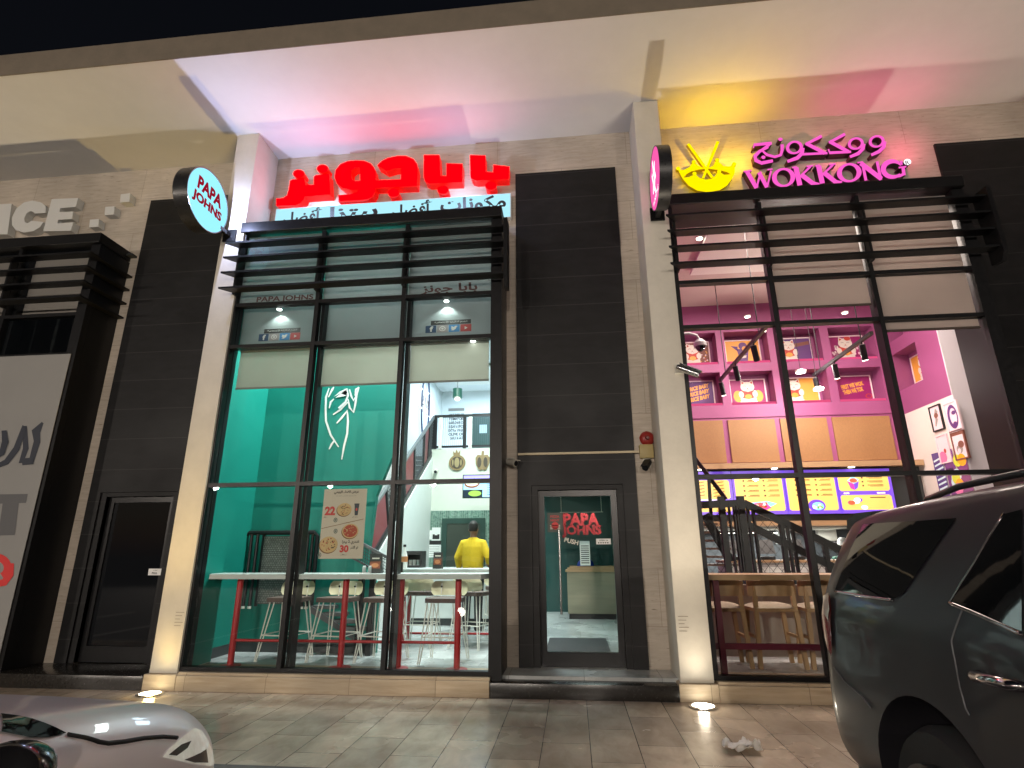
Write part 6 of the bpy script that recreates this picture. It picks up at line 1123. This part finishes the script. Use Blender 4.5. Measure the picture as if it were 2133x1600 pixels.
for xx in (SX - .61, SX + .61):
    for u in (1.07, 4.15): mb = MB(); mb.box((xx - .012, SY0 - u - .5, .0), (xx + .012, SY0 - u + .5, .84)); mb.build('wheel_arch_liner', RUBBER, suv)
mb = MB(); mb.box((SX - .9, SY0 - .25, .10), (SX + .9, SY0 - .06, .30), 0, .03); mb.build('bumper_valance', mat('black_plastic', (.02, .02, .02), .6), suv, smooth=True)
# ---- white car nosed in on the left
WX = 2.20; WY0 = -3.88; CARW = mat('white_car_paint', (.72, .66, .67), .34, coat=.4)
wc = thing('parked_car', 'white car nosed in at the lower left corner, only its bonnet and headlight showing', 'car', (WX, WY0 - 2.3, -.1))
def wprof(s):
    hw, zl, zs_, zt, tw = s['hw'], s['zl'], s['zs'], s['zt'], s['tw']
    return [(0, zl), (hw * .86, zl), (hw * .97, zl + .08), (hw, (zl + zs_) / 2), (hw * .985, zs_ - .10), (hw * .95, zs_), (hw * .5 + tw * .5, zs_ * .6 + zt * .4), (tw, zt - .06 if zt > 1.1 else zt - .012), (tw * .8, zt - .012), (tw * .4, zt), (0, zt + .006)]
SW_ = [dict(u=.0, hw=.55, zl=.30, zs=.50, zt=.58, tw=.40), dict(u=.06, hw=.72, zl=.24, zs=.58, zt=.68, tw=.55), dict(u=.20, hw=.84, zl=.2, zs=.70, zt=.82, tw=.66), dict(u=.45, hw=.905, zl=.2, zs=.79, zt=.92, tw=.72), dict(u=.9, hw=.92, zl=.2, zs=.87, zt=1.01, tw=.74), dict(u=1.3, hw=.92, zl=.2, zs=.92, zt=1.06, tw=.73), dict(u=1.55, hw=.92, zl=.2, zs=.94, zt=1.16, tw=.68), dict(u=2.1, hw=.92, zl=.2, zs=.93, zt=1.40, tw=.58), dict(u=2.7, hw=.92, zl=.2, zs=.94, zt=1.47, tw=.57), dict(u=3.4, hw=.92, zl=.2, zs=.95, zt=1.41, tw=.57), dict(u=4.0, hw=.91, zl=.22, zs=.96, zt=1.14, tw=.66), dict(u=4.45, hw=.86, zl=.28, zs=.92, zt=1.06, tw=.66), dict(u=4.6, hw=.66, zl=.4, zs=.8, zt=.95, tw=.5)]
wbody, bw_ = finish_body(loft(SW_, wprof, lambda u: WY0 - u, WX, -.1), 'body', CARW, wc, [(WX + s0, WX + s0 + .42, WY0 - u, .22, .355) for s0 in (.60, -1.02) for u in (.86, 3.6)])
for s in (-1, 1):
    for u in (.86, 3.6): wheel(wc, WX + s * .80, WY0 - u, .22, .32, .2, s, CHROME)
mb = MB(); mb.box((WX - .58, WY0 - 4.1, .1), (WX + .58, WY0 - .3, .35)); mb.build('underbody', RUBBER, wc)
HL = mat('headlight_lens', (.92, .87, .74), .12, coat=1, var=.3, vscale=14, em=.22)
panel('headlight', [(336, 1578), (350, 1560), (378, 1536), (402, 1519), (418, 1524), (434, 1550), (444, 1590), (436, 1597), (400, 1592), (365, 1584)], HL, .006, wc, bw_)
panel('headlight_bezel', [(345, 1574), (372, 1553), (393, 1545), (385, 1560), (362, 1576)], mat('dark_bezel', (.09, .07, .065), .2), .012, wc, bw_)
panel('headlight_bezel', [(378, 1584), (412, 1570), (424, 1562), (428, 1590), (400, 1590)], MATS['dark_bezel'], .012, wc, bw_)
seam('bonnet_gap', [(140, 1531), (180, 1538), (205, 1546), (225, 1549), (260, 1545), (300, 1538), (340, 1535), (368, 1537)], RUBBER, .008, wc, bw_)
panel('windscreen', [(0, 1489), (40, 1494), (90, 1508), (136, 1529), (100, 1538), (60, 1539), (0, 1527)], CARGL, .005, wc, bw_)
t_ = [bw_.ray_cast(Vector((WX + sx * .62, WY0 - u, 3)), Vector((0, 0, -1)))[0] for sx, u in ((-1, 1.5), (1, 1.5), (.86, 2.08), (-.86, 2.08))]
conform(bw_, t_, .008).build('windscreen', CARGL, wc, smooth='all')
for s in (-1, 1):
    pts = [bw_.ray_cast(Vector((WX + s * 3, WY0 - u, z)), Vector((-s, 0, 0)))[0] for u, z in ((1.75, .93), (2.2, 1.22), (2.9, 1.28), (3.45, 1.2), (3.75, .95), (2.6, .92))]
    if all(pts): conform(bw_, pts, .005).build('side_window', CARGL, wc, smooth='all')
c = PX(12, 1612, WX + 1.0); mb = MB(); bm = bmesh.new(); bmesh.ops.create_icosphere(bm, subdivisions=3, radius=1)
for v in bm.verts: v.co = Vector((c.x + v.co.x * .11, c.y + v.co.y * (.06 if v.co.y < 0 else .11), c.z + v.co.z * .075))
mb.bm(bm); mi = mb.build('wing_mirror', mat('black_gloss', (.012, .012, .013), .15), wc, smooth='all'); mb = MB(); mb.bar((c.x - .05, c.y, c.z - .03), (WX + .80, c.y + .02, c.z - .07), .05, .03); mb.build('mirror_arm', BLACKM, mi)
for s in (-1, 1): mb = MB(); p = bw_.ray_cast(Vector((WX + s * .62, 0, .47)), Vector((0, -1, 0)))[0]; mb.lathe((p.x, p.y - .02, p.z), [(.075, 0), (.065, .026)], 16, axis='y'); mb.build('running_lamp', emi('running_lamp', (1, .96, .86), 26), wc)

# ================================================================== SMALL THINGS OUTSIDE
for (u, v, lab, colr, pw_) in [(312, 1447, 'round yellow glowing uplight sunk in the paving before the left pillar', (1, .67, .20), L['uplight_y']), (1465, 1473, 'round white glowing uplight sunk in the paving before the right pillar', (1, .86, .66), L['uplight_w'])]:
    c = PZ(u, v, .0); t = thing('ground_uplight', lab, 'lamp', (c.x, c.y, 0), group='uplights in the pavement before the pillars'); mb = MB(); mb.lathe((c.x, c.y, .002), [(.135, 0), (.135, .008), (.11, .012)], 32); mb.build('bezel', CHROME, t); mb = MB(); mb.lathe((c.x, c.y, .0145), [(.105, 0), (.09, .004)], 32); mb.build('lens', emi('uplight_lens_%d' % v, (1, .9, .6) if u < 900 else (1, .95, .8), 9), t)
    uplight(t, c.x, c.y, pw_, colr)
for k, lab in ((-1, 'uplight sunk in the paving before the pillar beyond the left edge'), (2, 'uplight sunk in the paving before the pillar beyond the parked SUV')):
    x = .24 + k * PITCH; t = thing('ground_uplight', lab, 'lamp', (x, -.8, 0), group='uplights in the pavement before the pillars'); mb = MB(); mb.lathe((x, -.8, .002), [(.135, 0), (.135, .008), (.11, .012)], 32); mb.build('bezel', CHROME, t); mb = MB(); mb.lathe((x, -.8, .0145), [(.105, 0), (.09, .004)], 32); mb.build('lens', MATS['uplight_lens_1473'], t); uplight(t, x, -.8, L['uplight_w'], (1, .86, .66))
CAMW = mat('aged_white_plastic', (.55, .53, .46), .45)
def cctv(label, base, nose, r, bodym, wall):
    t = thing('security_camera', label, 'camera', tuple(base), group='security cameras on the facade'); base, nose = Vector(base), Vector(nose); mb = MB(); mb.box((base.x - .05, wall - .002, base.z - .06), (base.x + .05, wall - .025, base.z + .06), 0, .006); mb.build('mount', CAMW, t); j = base + Vector((0, -.08, -.01)); mb = MB(); mb.tube([(base.x, wall - .02, base.z), j], .022, 8); mb.build('arm', CAMW, t); mb = MB(); d = (nose - j).normalized(); mb.tube([j - d * .04, j, nose], [r * .8, r, r], 14); mb.build('body', bodym, t, smooth=True); mb = MB(); mb.tube([nose + d * .001, nose + d * .006], r * .82, 14); mb.build('lens', DARKGL, t)
    m3 = MB(); m3.bar(j + Vector((0, 0, r + .006)), nose + d * .04 + Vector((0, 0, r + .006)), r * 2.1, .008); m3.build('sunshield', bodym, t); return t
c = PY(1415, 768, -.60); cctv('white bullet camera with silver body on the right pillar, pointing right', (c.x + .0, -.58, c.z), (c.x + .19, -.72, c.z - .12), .042, CHROME, -.574)
c = PY(1062, 963, -.02); cctv('small white camera beside the black stone panel at the right edge of the left window', (c.x, -.02, c.z), (c.x + .09, -.17, c.z - .04), .04, CAMW, 0)
c = PY(1348, 965, -.02); cctv('small dark faced camera below the yellowed alarm box', (c.x, -.02, c.z), (c.x - .05, -.17, c.z - .08), .04, BLACKM, 0)
c = PY(1347, 914, -.01); t = thing('alarm_bell', 'round red fire alarm bell above the yellowed box', 'alarm', (c.x, 0, c.z)); mb = MB(); mb.lathe((c.x, -.002, c.z), [(.085, 0), (.09, -.03), (.07, -.06), (.03, -.075)], 24, axis='y'); mb.build('bell', mat('alarm_red', (.28, .02, .015), .4), t, smooth=True); mb = MB(); mb.lathe((c.x, -.076, c.z), [(.028, 0), (.02, -.02)], 14, axis='y'); mb.build('cap', mat('alarm_dark_red', (.12, .012, .01), .4), t, smooth=True)
c = PY(1346, 941, -.01); t = thing('junction_box', 'square yellowed alarm box at the right end of the pale conduit', 'box', (c.x, 0, c.z)); mb = MB(); mb.box((c.x - .085, -.06, c.z - .085), (c.x + .085, -.002, c.z + .085), 0, .01); mb.build('case', mat('yellowed_plastic', (.42, .33, .14), .5), t, smooth=True)
a, b = PY(1079, 947, -.04), PY(1331, 945, -.04); mb = MB(); mb.box((a.x, -.062, a.z - .012), (b.x, -.037, a.z + .014)); tag(mb.build('conduit', mat('pale_trunking', (.5, .42, .28), .6)), 'pale horizontal cable trunking across the black panel above the glass door', 'conduit')
# faint notices on the pillars
for (u, v, lab) in [(373, 1290, 'faint small sticker low on the left pillar'), (1424, 1300, 'faint small sticker low on the right pillar')]:
    c = PY(u, v, -.576); pl = Plane((c.x, -.5765, c.z), (1, 0, 0), (0, 0, 1))
    for k in range(5): pl.rect(-.05, .07 - k * .035, .05 - .02 * (k % 3), .075 - k * .035, 0, 0)
    tag(pl.mb.build('pillar_sticker', [mat('faded_print', (.22, .17, .12), .8)], None, recalc=False), lab, 'sticker')
# crumpled tissue
c = PZ(1548, 1565, .0); bm = bmesh.new(); bmesh.ops.create_grid(bm, x_segments=16, y_segments=12, size=1); rnd = random.Random(4)
from mathutils import noise
for v in bm.verts:
    x, y = v.co.x, v.co.y; q = Vector((x * 1.7, y * 1.7, 3.1)); n1 = noise.noise(q); n2 = noise.noise(q * 2.4)
    v.co = Vector((c.x + x * .13 + n1 * .05, c.y + y * .085 + n2 * .04, .012 + max(0, .035 + .06 * n1 + .03 * n2)))
bmesh.ops.solidify(bm, geom=bm.faces[:], thickness=.002); mb = MB(); mb.bm(bm); tag(mb.build('tissue', mat('tissue_paper', (.75, .73, .7), .9), None, smooth='all'), 'crumpled white tissue lying on the paving', 'tissue')
# street lamps across the car park (seen as reflections in the glass)
for i, (x, y, z) in enumerate([(-12.8, -20.5, 4.5), (-6.9, -20.5, 4.5), (-1.8, -20.5, 4.5), (6.0, -20.5, 4.5), (13.0, -20.5, 4.5)]):
    t = thing('street_lamp', ['street lamp across the car park, farthest to the left', 'street lamp across the car park, second from the left', 'street lamp across the car park, middle of the row', 'street lamp across the car park, second from the right', 'street lamp across the car park, farthest to the right'][i], 'lamp', (x, y, -.1), group='street lamps across the car park'); mb = MB(); mb.tube([(x, y, -.1), (x, y, z + .2)], [.07, .045], 12); mb.build('pole', DKGREY, t, smooth=True); mb = MB(); mb.box((x - .14, y - .1, z + .10), (x + .14, y + .45, z + .18), 0, .02); mb.build('lamp_head', DKGREY, t); mb = MB(); mb.box((x - .11, y + .02, z + .075), (x + .11, y + .42, z + .098)); mb.build('lens', emi('street_lens', (1, .85, .6), 30), t)
    light('SPOT', 'beam', (x, y + .2, z + .05), L['street'] * 4, (1, .88, .76), t, rot=(R(62), 0, 0), spot=R(150), blend=.6, radius=.12)

# ================================================================== ROOM LIGHTS (added area lights, one per room zone, under made-up ceiling housings)
def fill_panel(label, x, y, z, sx, sy, power, col, rot=(0, 0, 0)):
    t = thing('added_fill_light', label, 'lamp', (x, y, z), group='added fill light panels'); mb = MB(); mb.box((x - sx / 2, y - sy / 2, z), (x + sx / 2, y + sy / 2, z + .05)); mb.build('housing', WHITEM, t); light('AREA', 'glow', (x, y, z - .02), power, col, t, sx, sy, rot); return t
fill_panel('long added fill light panel high behind the left shop window', 2.2, .22, 6.05, 2.6, .5, L['papa_front'], (.92, 1, .98))
fill_panel('added fill light panel over the middle of the pizza shop', 3.2, 3.3, 5.9, 1.6, 2.2, L['papa_rear'], (.88, 1, .97))
fill_panel('cool added fill light panel over the upper landing', 2.4, 7.6, 6.1, 1.8, 1.6, L['papa_top'], (.62, .8, 1))
fill_panel('added fill light panel behind the glass door', 5.0, 2.4, 2.72, .8, 1.0, L['papa_door'], (.85, 1, .95))
fill_panel('wide added fill light panel of the wok shop', 8.6, 1.4, 6.2, 3.2, 2.0, L['wok'], (1, .82, .72))
fill_panel('added fill light panel over the wok shop kitchen', 8.6, 5.4, zs1 - .22, 3.0, .8, L['wok_low'], (1, .95, .88))
